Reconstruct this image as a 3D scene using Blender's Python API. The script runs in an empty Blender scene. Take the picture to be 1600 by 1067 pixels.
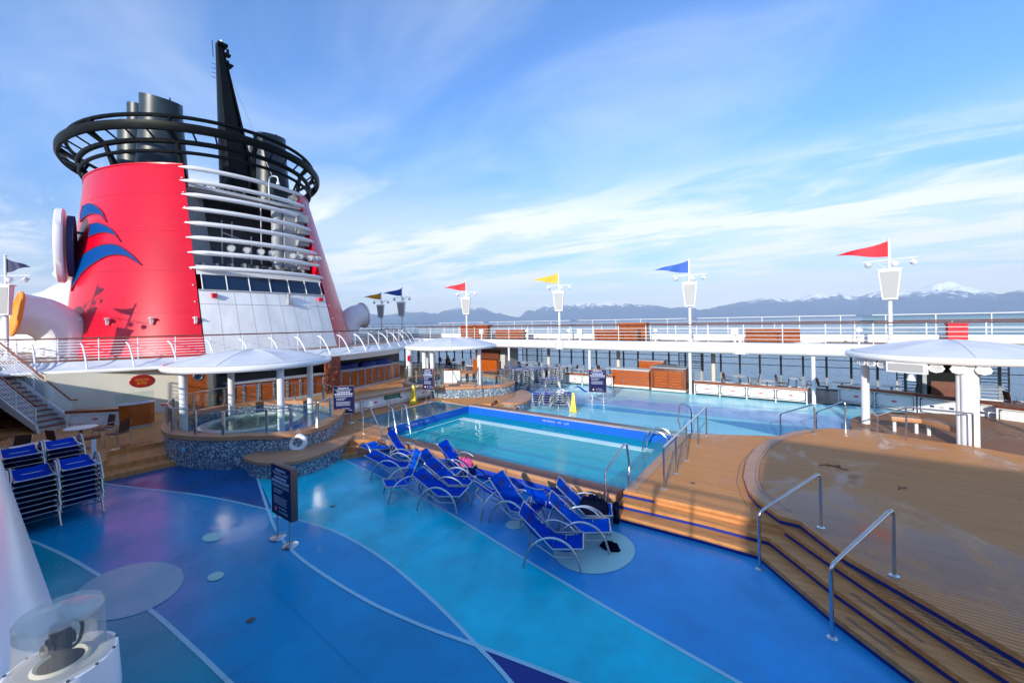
CX,CY=2.3,.4
import bpy, bmesh, math, random
from mathutils import Vector, Matrix, Euler, noise
random.seed(7)
R=math.radians; PI=math.pi
S=bpy.context.scene; COL=S.collection
# ---------------------------------------------------------------- materials
def nt(name):
    m=bpy.data.materials.new(name); m.use_nodes=True; n=m.node_tree; b=n.nodes['Principled BSDF']; return m,n,b
def N(n,t,**k):
    x=n.nodes.new(t)
    for a,v in k.items(): setattr(x,a,v)
    return x
def mat(name,c,rough=.5,metal=0,var=0,vs=3.,bump=0,bs=40.,coat=0,c2=None,spec=None,stretch=None,rvar=0):
    m,n,b=nt(name); L=n.links.new
    b.inputs['Base Color'].default_value=(*c,1); b.inputs['Roughness'].default_value=rough; b.inputs['Metallic'].default_value=metal
    if coat: b.inputs['Coat Weight'].default_value=coat; b.inputs['Coat Roughness'].default_value=.08
    if spec is not None: b.inputs['Specular IOR Level'].default_value=spec
    tc=N(n,'ShaderNodeTexCoord'); src=tc.outputs['Object']
    if stretch:
        mp=N(n,'ShaderNodeMapping'); mp.inputs['Scale'].default_value=stretch; L(src,mp.inputs[0]); src=mp.outputs[0]
    if var or c2:
        no=N(n,'ShaderNodeTexNoise'); no.inputs['Scale'].default_value=vs; no.inputs['Detail'].default_value=6; no.inputs['Roughness'].default_value=.6; L(src,no.inputs[0])
        mx=N(n,'ShaderNodeMix',data_type='RGBA'); cc=c2 or tuple(max(0,x*(1-var)) for x in c); ca=c if c2 else tuple(min(1,x*(1+var*.5)) for x in c)
        mx.inputs['A'].default_value=(*ca,1); mx.inputs['B'].default_value=(*cc,1)
        mr=N(n,'ShaderNodeMapRange'); mr.inputs[1].default_value=.35; mr.inputs[2].default_value=.65; L(no.outputs[0],mr.inputs[0]); L(mr.outputs[0],mx.inputs['Factor']); L(mx.outputs['Result'],b.inputs['Base Color'])
        if rvar:
            m2=N(n,'ShaderNodeMapRange'); m2.inputs[1].default_value=.35; m2.inputs[2].default_value=.65; m2.inputs[3].default_value=max(.02,rough-rvar); m2.inputs[4].default_value=rough+rvar; L(no.outputs[0],m2.inputs[0]); L(m2.outputs[0],b.inputs['Roughness'])
    if bump:
        n2=N(n,'ShaderNodeTexNoise'); n2.inputs['Scale'].default_value=bs; n2.inputs['Detail'].default_value=3; L(src,n2.inputs[0])
        bp=N(n,'ShaderNodeBump'); bp.inputs['Strength'].default_value=bump; bp.inputs['Distance'].default_value=.02; L(n2.outputs[0],bp.inputs['Height']); L(bp.outputs[0],b.inputs['Normal'])
    return m
def planks(name,c,c2,w=.078,axis='y',rough=.6,wet=True,seam=(.13,.06,.03),seamw=.14):
    m,n,b=nt(name); L=n.links.new
    tc=N(n,'ShaderNodeTexCoord'); sx=N(n,'ShaderNodeSeparateXYZ'); L(tc.outputs['Object'],sx.inputs[0])
    def M(op,a,bb=None,c_=None):
        x=N(n,'ShaderNodeMath',operation=op)
        for i,v in enumerate((a,bb,c_)):
            if v is None: continue
            if isinstance(v,(int,float)): x.inputs[i].default_value=v
            else: L(v,x.inputs[i])
        return x.outputs[0]
    ya,xa=(sx.outputs['Y'],sx.outputs['X']) if axis=='y' else (sx.outputs['X'],sx.outputs['Y'])
    t=M('DIVIDE',ya,w); fr=M('FRACT',t); fl=M('FLOOR',t)
    seamf=M('LESS_THAN',fr,seamw)
    wn=N(n,'ShaderNodeTexWhiteNoise',noise_dimensions='2D'); cb=N(n,'ShaderNodeCombineXYZ')
    seg=M('FLOOR',M('ADD',M('DIVIDE',xa,2.3),M('MULTIPLY',fl,.37))); L(fl,cb.inputs[0]); L(seg,cb.inputs[1]); L(cb.outputs[0],wn.inputs[0])
    no=N(n,'ShaderNodeTexNoise'); no.inputs['Scale'].default_value=1.2; no.inputs['Detail'].default_value=5; mp=N(n,'ShaderNodeMapping'); mp.inputs['Scale'].default_value=(.8,6,1) if axis=='y' else (6,.8,1); L(tc.outputs['Object'],mp.inputs[0]); L(mp.outputs[0],no.inputs[0])
    f=M('ADD',M('MULTIPLY',wn.outputs[0],.45),M('MULTIPLY',no.outputs[0],.7))
    mx=N(n,'ShaderNodeMix',data_type='RGBA'); mx.inputs['A'].default_value=(*c,1); mx.inputs['B'].default_value=(*c2,1); L(f,mx.inputs['Factor'])
    m2=N(n,'ShaderNodeMix',data_type='RGBA'); L(seamf,m2.inputs['Factor']); L(mx.outputs['Result'],m2.inputs['A']); m2.inputs['B'].default_value=(*seam,1)
    col=m2.outputs['Result']
    if wet:
        nw=N(n,'ShaderNodeTexNoise'); nw.inputs['Scale'].default_value=.33; nw.inputs['Detail'].default_value=5; nw.inputs['Roughness'].default_value=.62; nw.inputs['Distortion'].default_value=.6
        mq=N(n,'ShaderNodeMapping'); mq.inputs['Location'].default_value=(3.1,1.7,0); mq.inputs['Scale'].default_value=(1.3,.8,1); L(tc.outputs['Object'],mq.inputs[0]); L(mq.outputs[0],nw.inputs[0])
        mr=N(n,'ShaderNodeMapRange'); mr.inputs[1].default_value=.52; mr.inputs[2].default_value=.62; L(nw.outputs[0],mr.inputs[0])
        m3=N(n,'ShaderNodeMix',data_type='RGBA',blend_type='MULTIPLY'); L(M('MULTIPLY',mr.outputs[0],.45),m3.inputs['Factor']); L(col,m3.inputs['A']); m3.inputs['B'].default_value=(.45,.42,.4,1); col=m3.outputs['Result']
        m4=N(n,'ShaderNodeMapRange'); m4.inputs[3].default_value=rough; m4.inputs[4].default_value=.09; L(mr.outputs[0],m4.inputs[0]); L(m4.outputs[0],b.inputs['Roughness'])
        bp=N(n,'ShaderNodeBump'); bp.inputs['Strength'].default_value=.35; bp.inputs['Distance'].default_value=.004; L(M('MULTIPLY',M('SUBTRACT',1,seamf),M('SUBTRACT',1,mr.outputs[0])),bp.inputs['Height']); L(bp.outputs[0],b.inputs['Normal'])
    else: b.inputs['Roughness'].default_value=rough
    b.inputs['Specular IOR Level'].default_value=.16
    L(col,b.inputs['Base Color']); return m
def mosaic(name,a,bb,cc,scale=26):
    m,n,b=nt(name); L=n.links.new
    tc=N(n,'ShaderNodeTexCoord'); v=N(n,'ShaderNodeTexVoronoi',distance='CHEBYCHEV'); v.inputs['Scale'].default_value=scale; v.inputs['Randomness'].default_value=.55; L(tc.outputs['Object'],v.inputs[0])
    sp=N(n,'ShaderNodeSeparateColor'); L(v.outputs['Color'],sp.inputs[0])
    r=N(n,'ShaderNodeValToRGB'); r.color_ramp.interpolation='CONSTANT'; e=r.color_ramp.elements
    e[0].color=(*a,1); e[0].position=0; e[1].color=(*bb,1); e[1].position=.38; x=e.new(.72); x.color=(*cc,1); y=e.new(.82); y.color=(a[0]*.5,a[1]*.5,a[2]*.6,1)
    L(sp.outputs[0],r.inputs[0]); L(r.outputs[0],b.inputs['Base Color']); b.inputs['Roughness'].default_value=.25; return m
def tiles(name,a,g,s=.05,rough=.2):
    m,n,b=nt(name); L=n.links.new
    tc=N(n,'ShaderNodeTexCoord'); sx=N(n,'ShaderNodeSeparateXYZ'); L(tc.outputs['Object'],sx.inputs[0])
    def M(op,x_,y_=None):
        x=N(n,'ShaderNodeMath',operation=op)
        for i,v in enumerate((x_,y_)):
            if v is None: continue
            if isinstance(v,(int,float)): x.inputs[i].default_value=v
            else: L(v,x.inputs[i])
        return x.outputs[0]
    f=None
    for ax in 'XYZ':
        q=M('LESS_THAN',M('FRACT',M('DIVIDE',M('ADD',sx.outputs[ax],.013),s)),.1); f=q if f is None else M('MAXIMUM',f,q)
    no=N(n,'ShaderNodeTexNoise'); no.inputs['Scale'].default_value=1.3; L(tc.outputs['Object'],no.inputs[0])
    m0=N(n,'ShaderNodeMix',data_type='RGBA'); L(no.outputs[0],m0.inputs['Factor']); m0.inputs['A'].default_value=(*[x*.85 for x in a],1); m0.inputs['B'].default_value=(*[min(1,x*1.15) for x in a],1)
    mx=N(n,'ShaderNodeMix',data_type='RGBA'); L(M('MULTIPLY',f,.6),mx.inputs['Factor']); L(m0.outputs['Result'],mx.inputs['A']); mx.inputs['B'].default_value=(*g,1)
    L(mx.outputs['Result'],b.inputs['Base Color']); b.inputs['Roughness'].default_value=rough; return m
def water(name,tint,scale=3.,bump=.25,amt=.05,stretch=(1,1,1),body=(.02,.4,.5),bf=.4):
    m=bpy.data.materials.new(name); m.use_nodes=True; n=m.node_tree; n.nodes.clear(); L=n.links.new
    o=N(n,'ShaderNodeOutputMaterial'); tr=N(n,'ShaderNodeBsdfTransparent'); tr.inputs[0].default_value=(*tint,1)
    gl=N(n,'ShaderNodeBsdfGlossy'); gl.inputs['Roughness'].default_value=.03
    fr=N(n,'ShaderNodeFresnel'); fr.inputs[0].default_value=1.33; mx=N(n,'ShaderNodeMixShader')
    tc=N(n,'ShaderNodeTexCoord'); mp=N(n,'ShaderNodeMapping'); mp.inputs['Scale'].default_value=stretch; L(tc.outputs['Object'],mp.inputs[0])
    no=N(n,'ShaderNodeTexNoise'); no.inputs['Scale'].default_value=scale; no.inputs['Detail'].default_value=4; no.inputs['Distortion'].default_value=.5; L(mp.outputs[0],no.inputs[0])
    bp=N(n,'ShaderNodeBump'); bp.inputs['Strength'].default_value=bump; bp.inputs['Distance'].default_value=amt; L(no.outputs[0],bp.inputs['Height']); L(bp.outputs[0],gl.inputs['Normal']); L(bp.outputs[0],fr.inputs['Normal'])
    df=N(n,'ShaderNodeBsdfDiffuse'); df.inputs[0].default_value=(*body,1); m0=N(n,'ShaderNodeMixShader'); m0.inputs[0].default_value=bf; L(tr.outputs[0],m0.inputs[1]); L(df.outputs[0],m0.inputs[2])
    L(fr.outputs[0],mx.inputs[0]); L(m0.outputs[0],mx.inputs[1]); L(gl.outputs[0],mx.inputs[2]); L(mx.outputs[0],o.inputs[0]); return m
def glass(name,tint=(.9,.96,.94),k=1.0,milk=0):
    m=bpy.data.materials.new(name); m.use_nodes=True; n=m.node_tree; n.nodes.clear(); L=n.links.new
    o=N(n,'ShaderNodeOutputMaterial'); tr=N(n,'ShaderNodeBsdfTransparent'); tr.inputs[0].default_value=(*tint,1)
    gl=N(n,'ShaderNodeBsdfGlossy'); gl.inputs['Roughness'].default_value=.0
    lw=N(n,'ShaderNodeLayerWeight'); lw.inputs[0].default_value=.5; pw=N(n,'ShaderNodeMath',operation='POWER'); pw.inputs[1].default_value=5; L(lw.outputs['Facing'],pw.inputs[0]); fr=N(n,'ShaderNodeMath',operation='MULTIPLY_ADD'); fr.inputs[1].default_value=.8; fr.inputs[2].default_value=.05; L(pw.outputs[0],fr.inputs[0]); mx=N(n,'ShaderNodeMixShader')
    L(fr.outputs[0],mx.inputs[0]); last=tr.outputs[0]
    if milk:
        df=N(n,'ShaderNodeBsdfDiffuse'); df.inputs[0].default_value=(.75,.75,.7,1); m2=N(n,'ShaderNodeMixShader'); m2.inputs[0].default_value=milk; L(last,m2.inputs[1]); L(df.outputs[0],m2.inputs[2]); last=m2.outputs[0]
    L(last,mx.inputs[1]); L(gl.outputs[0],mx.inputs[2]); L(mx.outputs[0],o.inputs[0]); return m
M={}
M['white']=mat('white_paint',(.80,.80,.79),.35,var=.12,vs=1.1,stretch=(1,1,.35),bump=.05,bs=6)
M['white_gloss']=mat('white_gloss',(.8,.8,.8),.22,var=.05,vs=1.2)
M['canvas']=mat('canvas',(.66,.68,.72),.75,var=.07,vs=1.0,bump=.15,bs=4)
M['cream']=mat('cream_paint',(.68,.64,.52),.5,var=.06,vs=1.2)
M['grey']=mat('grey_paint',(.34,.36,.38),.5,var=.1); M['mull']=mat('mullion_paint',(.25,.28,.31),.5,var=.1)
M['lgrey']=mat('light_grey',(.5,.5,.5),.5,var=.1)
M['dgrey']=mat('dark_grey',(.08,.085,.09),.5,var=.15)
M['black']=mat('black_paint',(.004,.006,.007),.45,spec=.12,var=.3,vs=2)
M['stackblack']=mat('stack_black',(.02,.034,.042),.4,var=.4,vs=1.2,bump=.1,bs=3)
M['red']=mat('funnel_red',(.62,.0,.018),.3,var=.13,vs=.35,coat=.15,spec=.3)
M['reddark']=mat('dark_red',(.2,.004,.01),.3)
M['orange']=mat('orange',(.85,.3,.02),.35)
M['steel']=mat('steel',(.62,.63,.63),.22,1,var=.1)
M['alu']=mat('aluminium',(.6,.6,.58),.38,1,var=.1)
M['sling']=mat('blue_sling',(.0,.065,.70),.9,spec=.04,var=.12,vs=8,bump=.3,bs=300)
M['slingd']=mat('navy_print',(.0,.008,.10),.7)
M['navy']=mat('navy_board',(.0,.005,.06),.5,spec=.2)
M['sign']=mat('sign_print',(.42,.47,.62),.5)
M['bronze']=mat('bronze_trim',(.2,.12,.1),.35,.6)
M['pink']=mat('pink_towel',(.8,.12,.32),.9,bump=.6,bs=60,c2=(.7,.05,.2),vs=12)
M['navytowel']=mat('dark_towel',(.002,.004,.018),.95,spec=.05,bump=.6,bs=60)
M['whitetowel']=mat('white_towel',(.8,.8,.78),.9,bump=.4,bs=60)
M['yellow']=mat('yellow_plastic',(.85,.58,.01),.4)
M['blueflag']=mat('blue_flag',(.01,.09,.42),.6); M['redflag']=mat('red_flag',(.6,.005,.02),.6); M['yelflag']=mat('yellow_flag',(.85,.4,.02),.6); M['navyflag']=mat('navy_flag',(.01,.015,.08),.6)
M['mesh']=mat('speaker_mesh',(.42,.42,.41),.6,bump=.3,bs=120)
M['glassdark']=mat('dark_window',(.01,.025,.06),.06,spec=.8)
M['waveblue']=mat('wave_blue',(.0,.055,.24),.5,spec=.08)
M['teak']=planks('teak_deck',(.74,.34,.12),(.58,.24,.08))
M['teakd']=planks('teak_deck_weathered',(.34,.17,.09),(.24,.11,.055),rough=.5)
M['teakx']=mat('teak_tread',(.70,.32,.11),.5,c2=(.5,.21,.065),vs=2.5,stretch=(1.2,5,1),spec=.25)
M['coping']=planks('coping_teak',(.20,.07,.04),(.10,.036,.022),w=.15,rough=.3,wet=False)
M['varn']=mat('varnished_wood',(.52,.12,.012),.25,c2=(.26,.05,.008),vs=3,stretch=(1,1,12),coat=.3)
M['varnx']=mat('varnished_rail',(.3,.075,.02),.3,c2=(.2,.05,.015),vs=3)
M['woodb']=mat('brown_wood',(.17,.05,.025),.4,c2=(.1,.03,.015),vs=4)
M['tan']=mat('tan_coping',(.5,.25,.12),.45,c2=(.42,.2,.1),vs=2)
M['mosaic']=mosaic('pebble_mosaic',(.14,.19,.23),(.28,.33,.37),(.62,.64,.62),24)
M['mosl']=mosaic('mosaic_light',(.12,.2,.28),(.3,.36,.4),(.6,.6,.55),20)
M['riser']=mat('blue_riser',(.004,.02,.22),.5)
M['bluewall']=mat('blue_wall',(.008,.05,.42),.45,var=.08)
M['glass']=glass('rail_glass'); M['net']=None
M['clear']=glass('clear_plastic',(.93,.94,.92),milk=.16)
M['tablet']=mat('table_top',(.62,.63,.64),.3)
M['chairb']=mat('chair_brown',(.09,.03,.022),.6)
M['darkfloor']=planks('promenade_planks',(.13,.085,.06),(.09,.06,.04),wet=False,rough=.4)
def paint(name,c,k=.22,rough=.24):
    m=mat(name,c,rough,spec=.26,c2=tuple(x*(1-k) for x in c),vs=.9,rvar=.10,bump=.04,bs=70); return m
# ---------------------------------------------------------------- mesh builder
class MB:
    def __init__(s): s.v=[]; s.f=[]; s.m=[]
    def add(s,vs,fs,mi=0):
        o=len(s.v); s.v+= [tuple(p) for p in vs]; s.f+=[tuple(i+o for i in f) for f in fs]; s.m+=[mi]*len(fs); return s
    def box(s,x0,y0,z0,x1,y1,z1,mi=0):
        return s.add([(x0,y0,z0),(x1,y0,z0),(x1,y1,z0),(x0,y1,z0),(x0,y0,z1),(x1,y0,z1),(x1,y1,z1),(x0,y1,z1)],[(0,3,2,1),(4,5,6,7),(0,1,5,4),(1,2,6,5),(2,3,7,6),(3,0,4,7)],mi)
    def prism(s,poly,z0,z1,mi=0,bottom=True,side=None):
        n=len(poly); a=sum(poly[i][0]*poly[(i+1)%n][1]-poly[(i+1)%n][0]*poly[i][1] for i in range(n))
        if a<0: poly=poly[::-1]
        vs=[(x,y,z0) for x,y in poly]+[(x,y,z1) for x,y in poly]
        fs=[tuple(range(n,2*n))]+([tuple(range(n-1,-1,-1))] if bottom else [])+[(i,(i+1)%n,(i+1)%n+n,i+n) for i in range(n)]
        s.add(vs,fs,mi)
        if side is not None:
            for q in range(len(s.f)-n,len(s.f)): s.m[q]=side
        return s
    def sheet(s,poly,z,mi=0):
        n=len(poly); a=sum(poly[i][0]*poly[(i+1)%n][1]-poly[(i+1)%n][0]*poly[i][1] for i in range(n))
        if a<0: poly=poly[::-1]
        return s.add([(x,y,z) for x,y in poly],[tuple(range(n))],mi)
    def tube(s,pts,r,n=8,closed=False,mi=0,cap=True):
        P=[Vector(p) for p in pts]; k=len(P); rr=r if isinstance(r,(list,tuple)) else [r]*k
        T=[]
        for i in range(k):
            a=P[(i-1)%k] if (closed or i>0) else P[i]; b=P[(i+1)%k] if (closed or i<k-1) else P[i]
            T.append((b-a).normalized())
        up=Vector((0,0,1)) if abs(T[0].z)<.9 else Vector((1,0,0))
        U=(up-T[0]*up.dot(T[0])).normalized(); vs=[]
        for i in range(k):
            U=(U-T[i]*U.dot(T[i])).normalized(); W=T[i].cross(U)
            for j in range(n):
                a=2*PI*j/n; vs.append(P[i]+(U*math.cos(a)+W*math.sin(a))*rr[i])
        fs=[]
        for i in range(k if closed else k-1):
            for j in range(n):
                a=i*n+j; b=i*n+(j+1)%n; c=((i+1)%k)*n+(j+1)%n; d=((i+1)%k)*n+j; fs.append((a,b,c,d))
        if not closed and cap: fs+=[tuple(range(n-1,-1,-1)),tuple((k-1)*n+j for j in range(n))]
        return s.add(vs,fs,mi)
    def lathe(s,prof,c=(0,0,0),n=24,mi=0,sx=1,sy=1,cap=False):
        vs=[]
        for r,z in prof:
            for j in range(n):
                a=2*PI*j/n; vs.append((c[0]+r*sx*math.cos(a),c[1]+r*sy*math.sin(a),c[2]+z))
        fs=[(i*n+j,i*n+(j+1)%n,(i+1)*n+(j+1)%n,(i+1)*n+j) for i in range(len(prof)-1) for j in range(n)]
        if cap: fs+=[tuple(range(n-1,-1,-1)),tuple((len(prof)-1)*n+j for j in range(n))]
        return s.add(vs,fs,mi)
    def cyl(s,x,y,z0,z1,r,n=12,r2=None,mi=0): return s.lathe([(r,0),(r2 if r2 is not None else r,z1-z0)],(x,y,z0),n,mi,cap=True)
    def grid(s,fn,nu,nv,mi=0):
        vs=[fn(i/nu,j/nv) for j in range(nv+1) for i in range(nu+1)]
        fs=[(j*(nu+1)+i,j*(nu+1)+i+1,(j+1)*(nu+1)+i+1,(j+1)*(nu+1)+i) for j in range(nv) for i in range(nu)]
        return s.add(vs,fs,mi)
    def xf(s,mt):
        s.v=[tuple(mt@Vector(p)) for p in s.v]; return s
    def mesh(s,name,mats,ang=35,bev=0):
        me=bpy.data.meshes.new(name); me.from_pydata(s.v,[],s.f)
        for m in (mats if isinstance(mats,(list,tuple)) else [mats]): me.materials.append(M[m] if isinstance(m,str) else m)
        me.polygons.foreach_set('material_index',s.m)
        if bev:
            bm=bmesh.new(); bm.from_mesh(me); bmesh.ops.bevel(bm,geom=[e for e in bm.edges if len(e.link_faces)==2 and e.calc_face_angle(0)>.6],offset=bev,segments=2,affect='EDGES',profile=.6); bm.to_mesh(me); bm.free()
        me.polygons.foreach_set('use_smooth',[True]*len(me.polygons)); me.set_sharp_from_angle(angle=R(ang)); me.update()
        return me
def link(name,me,parent=None):
    o=bpy.data.objects.new(name,me); COL.objects.link(o)
    if parent: o.parent=parent
    return o
def part(name,mb,m,parent=None,ang=35,bev=0): return link(name,mb.mesh(name,m,ang,bev),parent)
def thing(name,label,cat,loc=(0,0,0),rz=0,group=None):
    o=bpy.data.objects.new(name,None); COL.objects.link(o); o.location=loc; o.rotation_euler=(0,0,rz); o['label']=label; o['category']=cat
    if group: o['group']=group
    return o
def single(name,mb,m,label,cat,loc=(0,0,0),rz=0,group=None,ang=35,bev=0):
    o=part(name,mb,m,None,ang,bev); o.location=loc; o.rotation_euler=(0,0,rz); o['label']=label; o['category']=cat
    if group: o['group']=group
    return o
def struct(name,mb,m,kind='structure',ang=35):
    o=part(name,mb,m,None,ang); o['kind']=kind; return o
def dup(root,loc,rz,label,group=None):
    r=root.copy(); COL.objects.link(r); r.location=loc; r.rotation_euler=(0,0,rz); r['label']=label
    if group: r['group']=group
    for ch in list(root.children):
        c=ch.copy(); COL.objects.link(c); c.parent=r
        for g in list(ch.children):
            d=g.copy(); COL.objects.link(d); d.parent=c
    return r
def text(name,s,size,m,parent,loc,rot,align='CENTER',ext=.0015,sx=1):
    c=bpy.data.curves.new('t','FONT'); c.body=s; c.size=size; c.align_x=align; c.align_y='CENTER'; c.extrude=ext
    t=bpy.data.objects.new('t',c); COL.objects.link(t); bpy.context.view_layer.update()
    me=bpy.data.meshes.new_from_object(t.evaluated_get(bpy.context.evaluated_depsgraph_get())); bpy.data.objects.remove(t)
    me.materials.clear(); me.materials.append(M[m]); o=link(name,me,parent); o.location=loc; o.rotation_euler=rot; o.scale=(sx,1,1); return o
def joinm(objs):
    a=objs[0]; bm=bmesh.new()
    for o in objs:
        me=o.data.copy(); me.transform(o.matrix_local if o.parent else o.matrix_basis); bm.from_mesh(me)
    me=bpy.data.meshes.new(a.name); bm.to_mesh(me); bm.free(); me.materials.append(a.data.materials[0]); p=a.parent; nm=a.name
    for o in objs: bpy.data.objects.remove(o)
    return link(nm.split('.')[0],me,p)
def arcpts(c,r,a0,a1,n,z=0): return [(c[0]+r*math.cos(R(a0+(a1-a0)*i/n)),c[1]+r*math.sin(R(a0+(a1-a0)*i/n)),z) for i in range(n+1)]
def smoothpath(P,k=6,closed=False):
    P=[Vector(p) for p in P]; n=len(P); out=[]
    for i in range(n if closed else n-1):
        g=(lambda j:P[j%n]) if closed else (lambda j:P[max(0,min(n-1,j))])
        a,b,c,d=g(i-1),g(i),g(i+1),g(i+2)
        for t in range(k):
            t/=k; out.append(.5*((2*b)+(c-a)*t+(2*a-5*b+4*c-d)*t*t+(3*b-a-3*c+d)*t**3))
    if not closed: out.append(P[-1])
    return out
def sm2(P,k=6,closed=False): return [(p.x,p.y) for p in smoothpath([(x,y,0) for x,y in P],k,closed)]
ORD=['first','second','third','fourth','fifth','sixth','seventh','eighth','ninth','tenth','eleventh','twelfth','thirteenth','fourteenth','fifteenth','sixteenth','seventeenth','eighteenth','nineteenth','twentieth']
# ---------------------------------------------------------------- camera, light, sky
cam=bpy.data.cameras.new('camera'); co=bpy.data.objects.new('camera',cam); COL.objects.link(co); S.camera=co
cam.sensor_width=36; cam.lens=625/1600*36; cam.clip_start=.05; cam.clip_end=90000; cam.shift_y=-30/1600
co.matrix_world=Matrix.Translation((0,0,4.5))@Euler((0,0,R(35.7))).to_matrix().to_4x4()@Euler((R(90),0,0)).to_matrix().to_4x4()@Matrix.Rotation(R(-1.0),4,'Z')
EL=R(19); az=Vector((.17,-1,0)).normalized(); sd=Vector((az.x*math.cos(EL),az.y*math.cos(EL),math.sin(EL)))
sl=bpy.data.lights.new('sun','SUN'); sl.energy=3.1; sl.angle=R(.6); sl.color=(1,.93,.82); so=bpy.data.objects.new('sun',sl); COL.objects.link(so)
so.rotation_euler=sd.to_track_quat('Z','Y').to_euler()
w=bpy.data.worlds.new('World'); S.world=w; w.use_nodes=True; n=w.node_tree; n.nodes.clear(); L=n.links.new
o_=N(n,'ShaderNodeOutputWorld'); bg=N(n,'ShaderNodeBackground'); L(bg.outputs[0],o_.inputs[0])
sky=N(n,'ShaderNodeTexSky',sky_type='NISHITA'); sky.sun_disc=False; sky.sun_elevation=EL; sky.sun_rotation=math.pi-math.atan(.17); sky.air_density=1.0; sky.dust_density=.4; sky.ozone_density=2.2
def WM(op,a,b=None,c=None):
    x=N(n,'ShaderNodeMath',operation=op)
    for i,v in enumerate((a,b,c)):
        if v is None: continue
        if isinstance(v,(int,float)): x.inputs[i].default_value=v
        else: L(v,x.inputs[i])
    return x.outputs[0]
tc=N(n,'ShaderNodeTexCoord'); sx=N(n,'ShaderNodeSeparateXYZ'); L(tc.outputs['Generated'],sx.inputs[0])
zz=WM('ADD',WM('MAXIMUM',sx.outputs['Z'],0),.10)
cb=N(n,'ShaderNodeCombineXYZ'); L(WM('DIVIDE',sx.outputs['X'],zz),cb.inputs[0]); L(WM('DIVIDE',sx.outputs['Y'],zz),cb.inputs[1])
def cloud(scale,st,loc,lo,hi,dist,det=9,ro=.58,rz=0):
    mp=N(n,'ShaderNodeMapping'); mp.inputs['Scale'].default_value=st; mp.inputs['Location'].default_value=loc; mp.inputs['Rotation'].default_value=(0,0,rz); L(cb.outputs[0],mp.inputs[0])
    no=N(n,'ShaderNodeTexNoise'); no.inputs['Scale'].default_value=scale; no.inputs['Detail'].default_value=det; no.inputs['Roughness'].default_value=ro; no.inputs['Distortion'].default_value=dist; L(mp.outputs[0],no.inputs[0])
    mr=N(n,'ShaderNodeMapRange',interpolation_type='SMOOTHSTEP'); mr.inputs[1].default_value=lo; mr.inputs[2].default_value=hi; L(no.outputs[0],mr.inputs[0]); return mr.outputs[0]
def band(lo,hi,a=0,b=1):
    mr=N(n,'ShaderNodeMapRange',interpolation_type='SMOOTHSTEP'); mr.inputs[1].default_value=lo; mr.inputs[2].default_value=hi; mr.inputs[3].default_value=a; mr.inputs[4].default_value=b; L(sx.outputs['Z'],mr.inputs[0]); return mr.outputs[0]
low=WM('MULTIPLY',cloud(1.15,(.55,1.5,1),(CX,CY,0),.42,.60,.55,rz=-.35,ro=.66),band(.20,.40,1,0))
lowb=WM('MULTIPLY',cloud(.40,(.6,1.3,1),(CX+3,CY+1,0),.36,.56,.35,rz=-.35),band(.20,.38,.9,0))
low=WM('ADD',WM('MULTIPLY',low,.72),WM('MULTIPLY',lowb,.55))
veil=WM('MULTIPLY',cloud(.7,(1,1.6,1),(5,3,0),.35,.80,.8,rz=.9),.34)
hz_=N(n,'ShaderNodeMapping'); hz_.inputs['Scale'].default_value=(2.2,2.2,30); L(tc.outputs['Generated'],hz_.inputs[0])
hn=N(n,'ShaderNodeTexNoise'); hn.inputs['Scale'].default_value=2.0; hn.inputs['Detail'].default_value=8; hn.inputs['Roughness'].default_value=.55; L(hz_.outputs[0],hn.inputs[0])
hr=N(n,'ShaderNodeMapRange',interpolation_type='SMOOTHSTEP'); hr.inputs[1].default_value=.40; hr.inputs[2].default_value=.58; L(hn.outputs[0],hr.inputs[0])
hor=WM('MULTIPLY',band(.05,.15,1.0,0),WM('MULTIPLY_ADD',hr.outputs[0],.6,.4))
cf=WM('MINIMUM',WM('MAXIMUM',WM('MAXIMUM',low,veil),hor),1)
tint=N(n,'ShaderNodeMix',data_type='RGBA',blend_type='MULTIPLY'); tint.inputs['Factor'].default_value=1; L(sky.outputs[0],tint.inputs['A']); tg=N(n,'ShaderNodeMix',data_type='RGBA'); tg.inputs['A'].default_value=(.33,.42,.58,1); tg.inputs['B'].default_value=(.38,.70,1.06,1); L(band(-.02,.42),tg.inputs['Factor']); L(tg.outputs['Result'],tint.inputs['B'])
cm=N(n,'ShaderNodeMix',data_type='RGBA'); L(cf,cm.inputs['Factor']); L(tint.outputs['Result'],cm.inputs['A']); cm.inputs['B'].default_value=(3.8,4.02,4.3,1)
L(cm.outputs['Result'],bg.inputs['Color']); bg.inputs['Strength'].default_value=.14
S.view_settings.view_transform='Standard'; S.view_settings.look='None'; S.view_settings.exposure=1.08; S.view_settings.gamma=1
S.render.engine='CYCLES'
HAZE=5.5e-5
# ================================================================= setting
# sea
m,nn,b=nt('sea'); Ln=nn.links.new
b.inputs['Base Color'].default_value=(.02,.11,.17,1); b.inputs['Roughness'].default_value=.14
t_=N(nn,'ShaderNodeTexCoord'); mp=N(nn,'ShaderNodeMapping'); mp.inputs['Scale'].default_value=(1,.55,1); mp.inputs['Rotation'].default_value=(0,0,.5); Ln(t_.outputs['Object'],mp.inputs[0])
hs=None
for sc,wt in ((.05,1.6),(.22,.7),(.9,.22)):
    q=N(nn,'ShaderNodeTexNoise'); q.inputs['Scale'].default_value=sc; q.inputs['Detail'].default_value=5; q.inputs['Distortion'].default_value=.3; Ln(mp.outputs[0],q.inputs[0])
    y=N(nn,'ShaderNodeMath',operation='MULTIPLY'); y.inputs[1].default_value=wt; Ln(q.outputs[0],y.inputs[0])
    if hs is None: hs=y.outputs[0]
    else:
        z=N(nn,'ShaderNodeMath',operation='ADD'); Ln(hs,z.inputs[0]); Ln(y.outputs[0],z.inputs[1]); hs=z.outputs[0]
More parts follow.
